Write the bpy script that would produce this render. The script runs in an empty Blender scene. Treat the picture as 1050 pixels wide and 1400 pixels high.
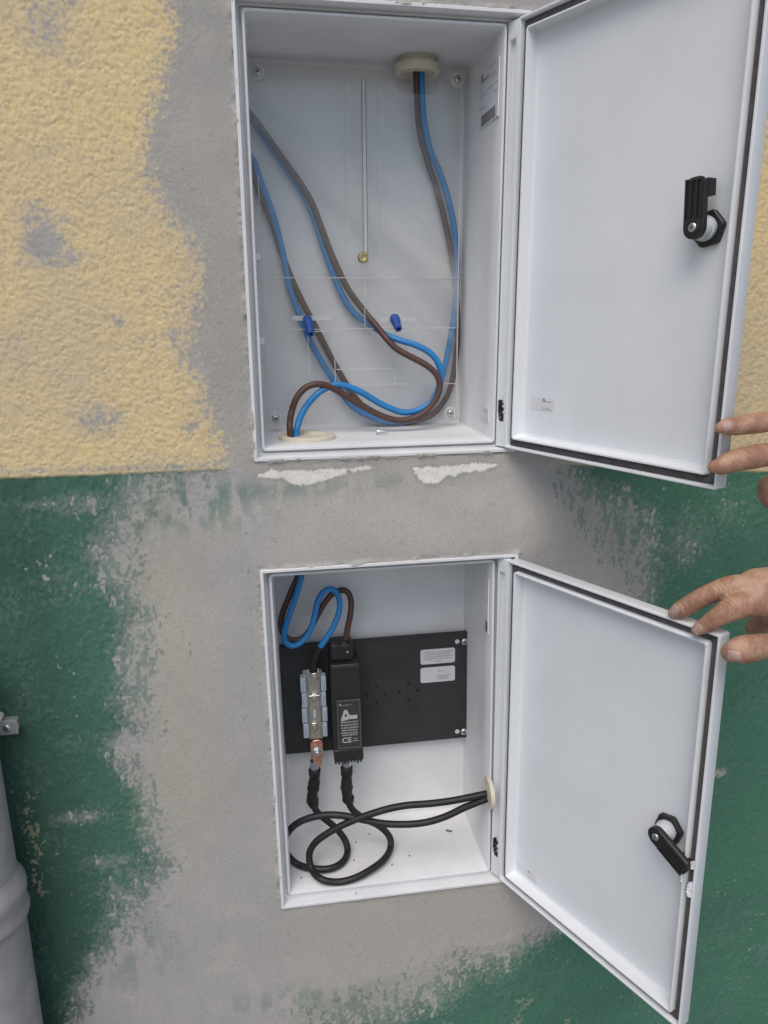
import bpy, math, random
import numpy as np
from mathutils import Matrix, Vector, Euler
random.seed(7)
S = bpy.context.scene
COL = S.collection
Z0 = 1.75                       # height of the upper cabinet's top lip above the ground

# ------------------------------------------------------------ camera, sky, sun, exposure
FPX = 1037.235
CAM = np.array([-0.017084, -0.872645, -0.298773 + Z0])
CROT = Euler((1.3162878, 0.0065441, -0.1819315), 'XYZ')
cam = bpy.data.cameras.new('camera'); cam.sensor_fit = 'VERTICAL'; cam.sensor_height = 36; cam.sensor_width = 36
cam.lens = FPX / 1400 * 36; cam.clip_start = .02; cam.clip_end = 500
co = bpy.data.objects.new('camera', cam); COL.objects.link(co)
co.location = CAM; co.rotation_euler = CROT; S.camera = co
RM = np.array(CROT.to_matrix())

w = bpy.data.worlds.new('World'); S.world = w; w.use_nodes = True
nt = w.node_tree; bg = nt.nodes['Background']
sky = nt.nodes.new('ShaderNodeTexSky'); sky.sky_type = 'NISHITA'; sky.sun_disc = False
SUN_EL, SUN_AZ = math.radians(54), math.radians(203)     # azimuth clockwise from +Y
sky.sun_elevation = SUN_EL; sky.sun_rotation = SUN_AZ
sky.dust_density = 2.0; sky.air_density = 1.0; sky.ozone_density = 1.0
nt.links.new(sky.outputs[0], bg.inputs[0]); bg.inputs[1].default_value = .11
sl = bpy.data.lights.new('sun', 'SUN'); sl.energy = 1.35; sl.angle = math.radians(42); sl.color = (1, .91, .80)
so = bpy.data.objects.new('sun', sl); COL.objects.link(so)
sd = Vector((math.sin(SUN_AZ) * math.cos(SUN_EL), math.cos(SUN_AZ) * math.cos(SUN_EL), math.sin(SUN_EL)))
so.rotation_euler = sd.to_track_quat('Z', 'Y').to_euler(); so.location = (0, -4, 6)
vs = S.view_settings; vs.view_transform = 'Standard'; vs.look = 'None'; vs.gamma = 1; vs.exposure = 0.38; vs.use_curve_mapping = False

# ------------------------------------------------------------ measuring helpers (points on real planes)
def ray(u, v):
    return RM @ np.array([(u - 525) / FPX, -(v - 700) / FPX, -1.0])
def hit(u, v, p0, n):
    d = ray(u, v); return CAM + d * (np.dot(np.asarray(p0) - CAM, n) / np.dot(d, n))
def at(u, v, y): return hit(u, v, (0, y, 0), (0, 1, 0))

# ------------------------------------------------------------ materials
def _n(nt, t, **k):
    n = nt.nodes.new(t)
    for a, b in k.items(): setattr(n, a, b)
    return n
def mat(name, col, rough=.5, metal=0, var=.0, vscale=60, bump=0, bscale=400, spec=.5, coat=0, sss=0, var_col=None, stretch=None):
    m = bpy.data.materials.new(name); m.use_nodes = True; t = m.node_tree; b = t.nodes['Principled BSDF']
    b.inputs['Base Color'].default_value = (*col, 1); b.inputs['Roughness'].default_value = rough
    b.inputs['Metallic'].default_value = metal; b.inputs['Specular IOR Level'].default_value = spec
    b.inputs['Coat Weight'].default_value = coat
    if sss:
        b.inputs['Subsurface Weight'].default_value = sss; b.inputs['Subsurface Scale'].default_value = .004
        b.inputs['Subsurface Radius'].default_value = (1, .35, .2)
    tc = _n(t, 'ShaderNodeTexCoord'); mp = _n(t, 'ShaderNodeMapping')
    if stretch: mp.inputs['Scale'].default_value = stretch
    t.links.new(tc.outputs['Object'], mp.inputs[0])
    if var:
        n = _n(t, 'ShaderNodeTexNoise'); n.inputs['Scale'].default_value = vscale; n.inputs['Detail'].default_value = 6
        n.inputs['Roughness'].default_value = .65
        r = _n(t, 'ShaderNodeMapRange'); r.inputs[1].default_value = .35; r.inputs[2].default_value = .7
        mx = _n(t, 'ShaderNodeMixRGB'); c2 = var_col or tuple(c * (1 - var) for c in col)
        mx.inputs[1].default_value = (*col, 1); mx.inputs[2].default_value = (*c2, 1)
        t.links.new(mp.outputs[0], n.inputs[0]); t.links.new(n.outputs[0], r.inputs[0]); t.links.new(r.outputs[0], mx.inputs[0])
        t.links.new(mx.outputs[0], b.inputs['Base Color'])
        r2 = _n(t, 'ShaderNodeMapRange'); r2.inputs[3].default_value = rough; r2.inputs[4].default_value = min(1, rough + .15)
        t.links.new(n.outputs[0], r2.inputs[0]); t.links.new(r2.outputs[0], b.inputs['Roughness'])
    if bump:
        n2 = _n(t, 'ShaderNodeTexNoise'); n2.inputs['Scale'].default_value = bscale; n2.inputs['Detail'].default_value = 3
        bp = _n(t, 'ShaderNodeBump'); bp.inputs['Strength'].default_value = bump; bp.inputs['Distance'].default_value = .001
        t.links.new(mp.outputs[0], n2.inputs[0]); t.links.new(n2.outputs[0], bp.inputs['Height']); t.links.new(bp.outputs[0], b.inputs['Normal'])
    return m
M = {}
M['grp'] = mat('grey_polyester', (.69, .70, .715), .42, var=.12, vscale=14, bump=.06, bscale=900)
M['door'] = mat('door_polyester', (.71, .74, .775), .38, var=.09, vscale=7, bump=.05, bscale=700)
M['gasket'] = mat('foam_gasket', (.105, .095, .095), .8, var=.45, vscale=120, bump=.5, bscale=900)
M['black'] = mat('black_plastic', (.018, .018, .019), .38, var=.3, vscale=90, bump=.06, bscale=800)
M['panel'] = mat('black_panel', (.020, .0205, .022), .5, var=.35, vscale=25, bump=.12, bscale=1200, var_col=(.032, .033, .035))
M['rubber'] = mat('black_rubber', (.012, .012, .013), .45, var=.4, vscale=150, bump=.2, bscale=500)
M['sleeve'] = mat('shrink_sleeve', (.010, .010, .011), .55, var=.3, vscale=150, bump=.7, bscale=260)
M['blue'] = mat('blue_insulation', (.018, .21, .52), .36, var=.18, vscale=70, bump=.05)
M['brown'] = mat('brown_insulation', (.085, .042, .032), .4, var=.25, vscale=70, bump=.05)
M['plug'] = mat('blue_plastic', (.02, .075, .33), .4, var=.2, vscale=200)
M['cream'] = mat('cream_plastic', (.62, .575, .46), .45, var=.12, vscale=60)
M['zinc'] = mat('zinc_steel', (.62, .64, .66), .28, 1, var=.25, vscale=300)
M['tin'] = mat('tinned_metal', (.50, .47, .41), .36, .7, var=.35, vscale=220, bump=.2)
M['copper'] = mat('copper', (.75, .45, .33), .32, .75, var=.35, vscale=260, bump=.3, var_col=(.34, .12, .07))
M['brass'] = mat('brass', (.55, .46, .22), .3, 1, var=.25, vscale=300)
M['bluegrey'] = mat('bluegrey_plastic', (.46, .54, .64), .45, var=.15, vscale=200)
M['barrel'] = mat('light_grey_plastic', (.52, .55, .58), .3, var=.06, vscale=90)
M['paper'] = mat('sticker_paper', (.55, .555, .60), .5, var=.05, vscale=200)
M['clear_label'] = mat('sticker_film', (.66, .66, .70), .28, var=.03, vscale=100)
M['ink'] = mat('ink', (.10, .10, .12), .6)
M['ink_soft'] = mat('soft_ink', (.12, .12, .14), .6)
M['white_ink'] = mat('white_ink', (.58, .59, .61), .6, var=.3, vscale=900)
M['pipe'] = mat('grey_pvc', (.35, .345, .355), .45, var=.28, vscale=22, bump=.1, bscale=300)
M['skin'] = None
M['nail'] = mat('nail', (.42, .26, .225), .34, var=.2, vscale=300, var_col=(.46, .34, .28))
M['dirt'] = mat('ground_concrete', (.30, .29, .27), .9, var=.35, vscale=4, bump=.5, bscale=60)
M['torn'] = mat('torn_polyester', (.78, .79, .82), .8, var=.1, vscale=300, bump=1, bscale=700)

def skin():
    m = mat('skin', (.44, .235, .175), .48, sss=.12)
    t = m.node_tree; b = t.nodes['Principled BSDF']; L = t.links
    tc = _n(t, 'ShaderNodeTexCoord')
    n = _n(t, 'ShaderNodeTexNoise'); n.inputs['Scale'].default_value = 70; n.inputs['Detail'].default_value = 6; n.inputs['Roughness'].default_value = .62
    cr = _n(t, 'ShaderNodeValToRGB')
    cr.color_ramp.elements[0].position = .40; cr.color_ramp.elements[0].color = (.33, .165, .11, 1)
    cr.color_ramp.elements[1].position = .60; cr.color_ramp.elements[1].color = (.44, .275, .185, 1)
    L.new(tc.outputs['Object'], n.inputs[0]); L.new(n.outputs[0], cr.inputs[0]); L.new(cr.outputs[0], b.inputs['Base Color'])
    v = _n(t, 'ShaderNodeTexVoronoi'); v.feature = 'DISTANCE_TO_EDGE'; v.inputs['Scale'].default_value = 620
    n2 = _n(t, 'ShaderNodeTexNoise'); n2.inputs['Scale'].default_value = 260; n2.inputs['Detail'].default_value = 6
    mp = _n(t, 'ShaderNodeMapping'); mp.inputs['Scale'].default_value = (1.6, 1, .55)
    L.new(tc.outputs['Object'], mp.inputs[0]); L.new(mp.outputs[0], n2.inputs[0]); L.new(tc.outputs['Object'], v.inputs[0])
    ma = _n(t, 'ShaderNodeMath', operation='MULTIPLY_ADD'); ma.inputs[1].default_value = .35
    L.new(v.outputs[0], ma.inputs[0]); L.new(n2.outputs[0], ma.inputs[2])
    bp = _n(t, 'ShaderNodeBump'); bp.inputs['Strength'].default_value = .8; bp.inputs['Distance'].default_value = .0010
    L.new(ma.outputs[0], bp.inputs['Height']); L.new(bp.outputs[0], b.inputs['Normal'])
    return m
M['skin'] = skin()

def clear(name, haze=.13, gloss=.16, sheen_streak=True):
    m = bpy.data.materials.new(name); m.use_nodes = True; t = m.node_tree; L = t.links
    t.nodes.remove(t.nodes['Principled BSDF']); out = t.nodes['Material Output']
    tr = _n(t, 'ShaderNodeBsdfTransparent'); tr.inputs[0].default_value = (.97, .975, .975, 1)
    df = _n(t, 'ShaderNodeBsdfDiffuse'); df.inputs[0].default_value = (.66, .66, .67, 1)
    gl = _n(t, 'ShaderNodeBsdfGlossy'); gl.inputs['Roughness'].default_value = .16
    m1 = _n(t, 'ShaderNodeMixShader'); m2 = _n(t, 'ShaderNodeMixShader')
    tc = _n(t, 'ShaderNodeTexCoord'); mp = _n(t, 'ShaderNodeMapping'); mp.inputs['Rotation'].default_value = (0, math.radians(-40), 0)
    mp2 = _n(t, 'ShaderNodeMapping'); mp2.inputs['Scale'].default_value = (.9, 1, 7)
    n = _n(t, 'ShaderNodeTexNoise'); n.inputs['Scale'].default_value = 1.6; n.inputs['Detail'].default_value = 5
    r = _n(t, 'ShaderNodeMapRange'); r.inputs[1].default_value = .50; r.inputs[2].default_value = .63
    r.inputs[3].default_value = haze; r.inputs[4].default_value = haze + (.27 if sheen_streak else 0)  # diagonal reflection sheen painted in as pale streaks of diffuse haze
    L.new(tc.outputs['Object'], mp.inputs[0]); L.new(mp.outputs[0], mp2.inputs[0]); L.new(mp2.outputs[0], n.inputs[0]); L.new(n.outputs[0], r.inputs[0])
    L.new(r.outputs[0], m1.inputs[0]); L.new(tr.outputs[0], m1.inputs[1]); L.new(df.outputs[0], m1.inputs[2])
    lw = _n(t, 'ShaderNodeLayerWeight'); pw = _n(t, 'ShaderNodeMath', operation='POWER'); pw.inputs[1].default_value = 3.5; fr = _n(t, 'ShaderNodeMath', operation='MULTIPLY_ADD'); fr.inputs[1].default_value = .5; fr.inputs[2].default_value = .035
    L.new(lw.outputs['Facing'], pw.inputs[0]); L.new(pw.outputs[0], fr.inputs[0])
    L.new(fr.outputs[0], m2.inputs[0]); L.new(m1.outputs[0], m2.inputs[1]); L.new(gl.outputs[0], m2.inputs[2])
    L.new(m2.outputs[0], out.inputs[0])
    return m
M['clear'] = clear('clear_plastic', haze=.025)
M['rib'] = clear('clear_plastic_rib', haze=.55, sheen_streak=False)
M['groove'] = mat('groove_grey', (.24, .24, .25), .6)
M['frame'] = mat('dark_grey_plastic', (.09, .09, .095), .4)  # plain dark grey, a little paler than the black holder
M['stub'] = clear('cut_clear_plastic', haze=.85, sheen_streak=False)
M['window'] = clear('smoked_window', haze=.0, sheen_streak=False)

# ------------------------------------------------------------ mesh helpers
def mk(name, V, F, m, parent=None, smooth=False, loc=None, rot=None, mats=None):
    me = bpy.data.meshes.new(name); me.from_pydata([tuple(map(float, p)) for p in V], [], F); me.validate()
    for x in (mats or [m]): me.materials.append(x)
    if smooth:
        me.polygons.foreach_set('use_smooth', [True] * len(me.polygons))
    o = bpy.data.objects.new(name, me); COL.objects.link(o)
    if parent: o.parent = parent
    if loc is not None: o.location = tuple(map(float, loc))
    if rot is not None: o.rotation_euler = rot
    return o
def sharp(o, ang=35):
    o.data.set_sharp_from_angle(angle=math.radians(ang)); return o
def empty(name, M4, label, cat, group=None):
    o = bpy.data.objects.new(name, None); COL.objects.link(o); o.matrix_world = M4; o.empty_display_size = .05
    tag(o, label, cat, group); return o
def tag(o, label=None, cat=None, group=None):
    if label: o['label'] = label
    if cat: o['category'] = cat
    if group: o['group'] = group
    return o

def rr(x0, x1, z0, z1, r, y, n=4):
    r = max(1e-5, min(r, (x1 - x0) / 2 * .999, (z1 - z0) / 2 * .999)); P = []
    for cx, cz, a0 in ((x1 - r, z1 - r, 0), (x0 + r, z1 - r, 90), (x0 + r, z0 + r, 180), (x1 - r, z0 + r, 270)):
        for k in range(n + 1):
            a = math.radians(a0 + 90 * k / n); P.append((cx + r * math.cos(a), y, cz + r * math.sin(a)))
    return P
def sweep(name, rings, m, parent=None, cap0=True, cap1=True, closed=False, smooth=True, **k):
    V = []; F = []; n = len(rings[0])
    for R in rings: V += list(R)
    q = len(rings)
    for i in range(q if closed else q - 1):
        a = i * n; b = ((i + 1) % q) * n
        for j in range(n):
            j2 = (j + 1) % n; F.append((a + j, a + j2, b + j2, b + j))
    if not closed:
        if cap0: F.append(tuple(range(n))[::-1])
        if cap1: F.append(tuple(range((q - 1) * n, q * n)))
    o = mk(name, V, F, m, parent, smooth, **k)
    if smooth:
        sharp(o, 40)
        for p in o.data.polygons:
            if len(p.vertices) > 4: p.use_smooth = False
        if n <= 24 and not closed and (cap0 or cap1):
            se = o.data.attributes['sharp_edge'] if 'sharp_edge' in o.data.attributes else o.data.attributes.new('sharp_edge', 'BOOLEAN', 'EDGE')
            for e in o.data.edges:
                a, b = e.vertices
                if (cap0 and a < n and b < n) or (cap1 and a >= (q - 1) * n and b >= (q - 1) * n): se.data[e.index].value = True
    return o
def rectsweep(name, rect, prof, m, parent=None, **k):
    """prof: (inset left, right, bottom, top, y, corner radius)"""
    x0, x1, z0, z1 = rect
    return sweep(name, [rr(x0 + l, x1 - r_, z0 + b, z1 - t, cr, y) for l, r_, b, t, y, cr in prof], m, parent, **k)
def slab(name, x0, x1, z0, z1, y0, y1, m, parent=None, r=.0015, bev=.0006, **k):
    """rounded slab; y0 is the near face (smaller y)"""
    b = min(bev, (y1 - y0) * .45)
    pr = [(b,) * 4 + (y1, max(r - b, 1e-4)), (0, 0, 0, 0, y1 - b, r), (0, 0, 0, 0, y0 + b, r), (b,) * 4 + (y0, max(r - b, 1e-4))]
    return rectsweep(name, (x0, x1, z0, z1), pr, m, parent, **k)
def frame_of(d):
    d = d / np.linalg.norm(d); a = np.array([0, 0, 1.]) if abs(d[2]) < .9 else np.array([0, 1., 0])
    x = np.cross(a, d); x /= np.linalg.norm(x); return x, np.cross(d, x), d
def lathe(name, p, axis, prof, m, parent=None, n=24, flat=None, **k):
    """prof list of (radius, distance along axis)"""
    x, y, d = frame_of(np.asarray(axis, float)); p = np.asarray(p, float); rings = []
    for r, h in prof:
        rings.append([p + d * h + (x * math.cos(2 * math.pi * j / n) + y * math.sin(2 * math.pi * j / n)) * r for j in range(n)])
    return sweep(name, rings, m, parent, **k)
def catmull(P, per=8):
    P = np.asarray(P, float); out = []
    Q = np.vstack([2 * P[0] - P[1], P, 2 * P[-1] - P[-2]])
    for i in range(1, len(Q) - 2):
        for k in range(per):
            t = k / per
            out.append(.5 * ((2 * Q[i]) + (-Q[i - 1] + Q[i + 1]) * t + (2 * Q[i - 1] - 5 * Q[i] + 4 * Q[i + 1] - Q[i + 2]) * t * t + (-Q[i - 1] + 3 * Q[i] - 3 * Q[i + 1] + Q[i + 2]) * t ** 3))
    out.append(Q[-2]); return np.array(out)
def smooth_path(P, it=2):
    P = np.asarray(P, float).copy()
    for _ in range(it): P[1:-1] = .25 * P[:-2] + .5 * P[1:-1] + .25 * P[2:]
    return P
def tube(name, P, r, m, parent=None, n=12, per=8, sm=2, rfun=None, world_inv=None):
    C = smooth_path(catmull(P, per), sm)
    if world_inv is not None: C = np.array([world_inv @ Vector(c) for c in C])
    T = np.gradient(C, axis=0); T /= np.linalg.norm(T, axis=1)[:, None]
    x, y, _ = frame_of(T[0]); rings = []
    for i in range(len(C)):
        x = x - T[i] * np.dot(x, T[i]); x /= np.linalg.norm(x); y = np.cross(T[i], x)
        q = r if rfun is None else rfun(i / (len(C) - 1))
        rings.append([C[i] + (x * math.cos(2 * math.pi * j / n) + y * math.sin(2 * math.pi * j / n)) * q for j in range(n)])
    return sweep(name, rings, m, parent)
def multi(name, pieces, m, parent=None, **k):
    """pieces: list of (V, F) joined into one mesh"""
    V = []; F = []
    for v, f in pieces:
        b = len(V); V += list(v); F += [tuple(i + b for i in q) for q in f]
    return mk(name, V, F, m, parent, **k)
def boxvf(x0, x1, y0, y1, z0, z1):
    V = [(x, y, z) for x in (x0, x1) for y in (y0, y1) for z in (z0, z1)]
    return V, [(0, 1, 3, 2), (4, 6, 7, 5), (0, 4, 5, 1), (2, 3, 7, 6), (0, 2, 6, 4), (1, 5, 7, 3)]
def screw(name, p, axis, r, m, parent, h=.0022, hexa=False):
    """pan head with a cross recess; axis points out of the surface"""
    n = 24; o = lathe(name, p, axis, [(r * .98, 0), (r, h * .3), (r * .86, h * .75), (r * .55, h), (r * .30, h * 1.02), (r * .12, h * .45)], m, parent, n=n)
    x, y, d = frame_of(np.asarray(axis, float)); p = np.asarray(p, float)
    me = o.data; base = len(me.vertices)
    V = [tuple(v.co) for v in me.vertices]; F = [tuple(q.vertices) for q in me.polygons]; mi = [0] * len(F)
    for a, b in ((x, y), (y, x)):
        q = p + d * (h * 1.06); l = r * .55; wdt = r * .11; b0 = len(V)
        V += [tuple(q - a * l - b * wdt), tuple(q + a * l - b * wdt), tuple(q + a * l + b * wdt), tuple(q - a * l + b * wdt)]
        q2 = q - d * h * .3
        V += [tuple(q2 - a * l - b * wdt), tuple(q2 + a * l - b * wdt), tuple(q2 + a * l + b * wdt), tuple(q2 - a * l + b * wdt)]
        F += [(b0, b0 + 1, b0 + 2, b0 + 3), (b0, b0 + 4, b0 + 5, b0 + 1), (b0 + 1, b0 + 5, b0 + 6, b0 + 2), (b0 + 2, b0 + 6, b0 + 7, b0 + 3), (b0 + 3, b0 + 7, b0 + 4, b0)]
        mi += [1] * 5
    nm = bpy.data.meshes.new(name); nm.from_pydata(V, [], F); nm.materials.append(m); nm.materials.append(M['ink'])
    nm.polygons.foreach_set('material_index', mi); nm.polygons.foreach_set('use_smooth', [i == 0 for i in mi]); o.data = nm; sharp(o, 50)
    return o

# ------------------------------------------------------------ ground
g = mk('ground', [(-60, -80, 0), (60, -80, 0), (60, 30, 0), (-60, 30, 0)], [(0, 1, 2, 3)], M['dirt']); g['kind'] = 'structure'

# ------------------------------------------------------------ cabinet frames of reference
W, HU = 0.279083, .45
MU = Matrix.Translation((0, 0, Z0 - HU))
Rl = Euler((-0.0072831, -0.0130277, -0.0406675), 'XYZ').to_matrix().to_4x4()
ML = Matrix.Translation((0.0005908, -0.0117833, -0.5954385 + Z0)) @ Rl @ Matrix.Translation((0, 0, -HU))
SW, WD, HD = .016657, .2787, .455724
def door_mat(hx, hy, zd, t, r):
    u = Vector((math.cos(t), -math.sin(t), 0)); up = Vector((0, 0, 1))
    X = u * math.cos(r) + up * math.sin(r); Z = up * math.cos(r) - u * math.sin(r); Y = Z.cross(X)
    O = Vector((W + hx, hy, HU + zd)) - Z * HD
    m = Matrix.Identity(4)
    for i, c in enumerate((X, Y, Z, O)):
        for j in range(3): m[j][i] = c[j]
    return m
DU = door_mat(.0003478, .0006465, .0016479, 1.15871, -.0012691)
DL = door_mat(-.00125, -.0027648, .0049712, 1.1003646, -.0081823)
def inplane(u, v, mw, y):
    """pixel -> local coordinates on the plane y = const of a frame"""
    q = np.array(mw @ Vector((0, y, 0))); n = np.array(mw.to_3x3() @ Vector((0, 1, 0)))
    return np.array(mw.inverted() @ Vector(hit(u, v, q, n)))
def inplane_ax(u, v, mw, ax, val):
    e = [0, 0, 0]; e[ax] = val; q = np.array(mw @ Vector(e)); f = [0, 0, 0]; f[ax] = 1
    n = np.array(mw.to_3x3() @ Vector(f)); return np.array(mw.inverted() @ Vector(hit(u, v, q, n)))

# ------------------------------------------------------------ the wall
def smooth01(t): t = np.clip(t, 0, 1); return t * t * (3 - 2 * t)
_rs = np.random.RandomState(11)
def vn(x, z, s, seed):
    T = np.random.RandomState(seed).rand(256, 256).astype(np.float32)
    a = x / s + 37.3 * seed; b = z / s + 11.7 * seed
    i = np.floor(a).astype(np.int64); j = np.floor(b).astype(np.int64)
    fa = (a - i).astype(np.float32); fb = (b - j).astype(np.float32)
    fa = fa * fa * (3 - 2 * fa); fb = fb * fb * (3 - 2 * fb); i &= 255; j &= 255; i2 = (i + 1) & 255; j2 = (j + 1) & 255
    return (T[i, j] * (1 - fa) + T[i2, j] * fa) * (1 - fb) + (T[i, j2] * (1 - fa) + T[i2, j2] * fa) * fb
def fbm(x, z, s, seed, o=4, g=.5):
    r = 0; a = 1; t = 0
    for k in range(o):
        r = r + a * vn(x, z, s / 2 ** k, seed + k); t += a; a *= g
    return r / t
def poly_sdf(x, z, P):
    d = np.full(x.shape, 1e9, np.float32); ins = np.zeros(x.shape, bool); n = len(P)
    for i in range(n):
        ax, az = P[i]; bx, bz = P[(i + 1) % n]; ex, ez = bx - ax, bz - az
        wx = x - ax; wz = z - az; t = np.clip((wx * ex + wz * ez) / (ex * ex + ez * ez + 1e-12), 0, 1)
        d = np.minimum(d, (wx - ex * t) ** 2 + (wz - ez * t) ** 2)
        c = (az > z) != (bz > z)
        if abs(ez) > 1e-9: ins ^= c & (x < ex * (z - az) / ez + ax)
    return np.where(ins, 1, -1) * np.sqrt(d)
def wp(u, v):
    p = at(u, v, -.0095 if v < 640 else -.012); return (p[0], p[2])
def WPs(L): return [wp(*q) for q in L]

RIM_L, RIM_R, RIM_T, RIM_B = .0097, .0225, .0097, .0097
rimL = [ML @ Vector(p) for p in ((-RIM_L, -.0124, HU + RIM_T), (W + RIM_R, -.0124, HU + RIM_T), (W + RIM_R, -.0124, -RIM_B), (-RIM_L, -.0124, -RIM_B))]
rimU = [MU @ Vector(p) for p in ((-RIM_L, -.0124, HU + RIM_T), (W + RIM_R, -.0124, HU + RIM_T), (W + RIM_R, -.0124, -RIM_B), (-RIM_L, -.0124, -RIM_B))]

def build_wall():
    st = .0013
    def axis(a, b, lo, hi):
        c = list(np.arange(a, b, st)); x = a; d = st
        while x > lo: d *= 1.25; x -= d; c.insert(0, max(x, lo))
        x = c[-1]; d = st
        while x < hi: d *= 1.25; x += d; c.append(min(x, hi))
        return np.array(c)
    X = axis(-.42, .86, -3.5, 4.5); Zs = axis(.26, 1.84, 0, 3.4)
    nx, nz = len(X), len(Zs); GX, GZ = np.meshgrid(X, Zs, indexing='ij'); x = GX.ravel().astype(np.float64); z = GZ.ravel().astype(np.float64)
    # ---- base plane follows the cabinets' rims
    pu = [(rimL[0].x, rimL[0].z), (rimL[1].x, rimL[1].z), (rimL[1].x, -1), (rimL[0].x, -1)]; dl = -poly_sdf(x, z, pu)
    nL = ML.to_3x3() @ Vector((0, 1, 0)); q = ML @ Vector((0, -.0124 + .0035, 0))
    xc = np.clip(x, -.03, .33)
    yl = q.y - ((xc - q.x) * nL.x + (z - q.z) * nL.z) / nL.y
    y = -.0092 + (yl + .0092) * (1 - smooth01(dl / (.24 - .115 * smooth01((z - rimL[0].z + .16) / .16))))
    # ---- regions
    gray = WPs([(226, -90), (226, 0), (238, 38), (222, 80), (217, 120), (205, 150), (203, 180), (198, 212), (213, 270), (222, 296), (243, 320), (258, 350), (263, 380),
                (256, 430), (241, 455), (250, 482), (262, 510), (280, 565), (296, 606), (294, 636), (250, 650), (185, 668), (180, 695), (160, 722), (140, 760),
                (150, 792), (184, 838), (182, 900), (178, 965), (192, 1002), (160, 1018), (176, 1050), (194, 1078), (198, 1112), (226, 1180), (210, 1205),
                (190, 1245), (160, 1285), (128, 1322), (110, 1360), (100, 1440), (130, 1650), (380, 1650), (400, 1440), (432, 1385), (520, 1372), (590, 1335), (622, 1300), (682, 1290), (722, 1268),
                (768, 1252), (830, 1240), (850, 900), (888, 805), (880, 760), (856, 725), (812, 690), (790, 664), (770, 645), (790, 628), (800, 560), (800, 300), (790, -90)])
    sd = poly_sdf(x, z, gray)
    def gau(u, v, r, ry=None):
        a, b = wp(u, v); s = .00105; return np.exp(-(((x - a) / (r * s)) ** 2 + ((z - b) / ((ry or r) * s)) ** 2))
    soft = .021 + .040 * gau(245, 715, 90, 55) + .022 * gau(195, 900, 50, 150) + .026 * gau(175, 1230, 60, 70) + .055 * gau(540, 1345, 160, 55) + .055 * gau(860, 725, 90, 70) + .012 * gau(280, 590, 50, 40) + .02 * gau(250, 450, 20, 60)
    warp = fbm(x, z, .03, 3) - .5; sd2 = sd + warp * .020 + (fbm(x, z, .006, 9) - .5) * .006
    Lf = np.clip(sd2 / soft, -1.4, 1.4)
    # grey smears lying on the paint
    for (u, v, r, ry, k) in ((60, 332, 24, 22, 2.1), (52, 292, 28, 22, 1.15), (90, 300, 18, 8, 1.15), (45, 300, 22, 12, 1.3), (95, 350, 26, 10, 1.35), (70, 360, 40, 8, 1.3), (62, 30, 26, 34, 1.18), (95, 5, 14, 8, 1.2), (62, 52, 8, 6, 1.3),
                             (135, 575, 36, 26, 1.2), (112, 572, 10, 6, 1.3), (162, 440, 9, 9, 1.35), (200, 395, 20, 10, .9), (195, 470, 28, 20, .9), (20, 480, 40, 60, .62), (238, 458, 9, 20, 1.3), (262, 585, 18, 14, 1.1),
                             (150, 470, 90, 90, .55), (110, 200, 80, 120, .45), (865, 712, 22, 20, 1.2),
                             (120, 690, 60, 16, .8), (110, 1120, 45, 12, .85), (150, 1180, 40, 14, .8), (165, 1225, 30, 40, .8), (95, 800, 55, 50, .42), (60, 690, 40, 10, .7),
                             (1000, 1280, 60, 60, .32), (940, 740, 40, 50, .75), (1000, 700, 50, 40, .5), (985, 1060, 14, 8, 1.2)):
        Lf = np.maximum(Lf, -1.4 + k * 1.35 * gau(u, v, r, ry))
    # thin ledge line between the two colours
    lx = [wp(u, v) for u, v in ((-400, 664), (0, 652), (120, 648), (292, 641), (350, 640), (480, 648), (700, 630), (1050, 644), (1500, 650))]
    zl = np.interp(x, [p[0] for p in lx], [p[1] for p in lx]); dz = z - zl + (fbm(x, z, .02, 21) - .5) * .004
    ledge = smooth01(1 - np.abs(dz - .0045) / .0095) * (x < .04)
    Lf = np.maximum(Lf, -1.4 + 1.55 * ledge * (.72 + .45 * fbm(x / 3, z, .02, 23)))
    # ---- stucco relief
    wx = (fbm(x, z, .014, 31, 2) - .5) * .007; wz = (fbm(x, z, .014, 41, 2) - .5) * .007
    c, s_ = math.cos(.55), math.sin(.55); up = (x + wx) * c + (z + wz) * s_; vp = -(x + wx) * s_ + (z + wz) * c
    n1 = vn(up / .8, vp, .0046, 51); n2 = vn(up / .85, vp, .0027, 61)
    r1 = 1 - np.abs(2 * n1 - 1) ; st_ = .08 * r1 + .32 * n1 + .60 * n2
    st_ = st_ - .5 + (fbm(x, z, .05, 71) - .5) * .35
    # vertical comb of the dado
    n3 = vn(x + wx * .8, (z + wz) / 2.6, .0052, 81); n4 = vn(x + wx, (z + wz) / 1.5, .0029, 83)
    std = (.5 * n3 + .5 * n4) - .5 + (fbm(x, z, .05, 91) - .5) * .3
    low = smooth01((zl - z) / .004)
    Sx = st_ * (1 - low) * 1.3 + std * low * 1.75
    fill = (fbm(x, z, .05, 101, 3) - .5) * .5 + (fbm(x, z / 3, .006, 107, 3) - .5) * .16
    cov = smooth01((Lf * 1.0 + fill * .3 - Sx * (1.1 + .4 * low) - (vn(x, z / 1.3, .0028, 303) - .5) * .8 + .05) / .24)          # 1 where filler hides the paint
    amp = 1 - .5 * smooth01((Lf + .3) / 1.5) - .42 * smooth01(sd / (.055 + .05 * low))
    h = Sx * .00135 * amp * (1 - .12 * low) + cov * .00022 + fill * .0009 * smooth01(Lf + .2) + (fbm(x, z, .25, 111, 2) - .5) * .004
    # ledge: dado stands back a little
    h = h - .0012 * low * (1 - smooth01(Lf))
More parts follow.
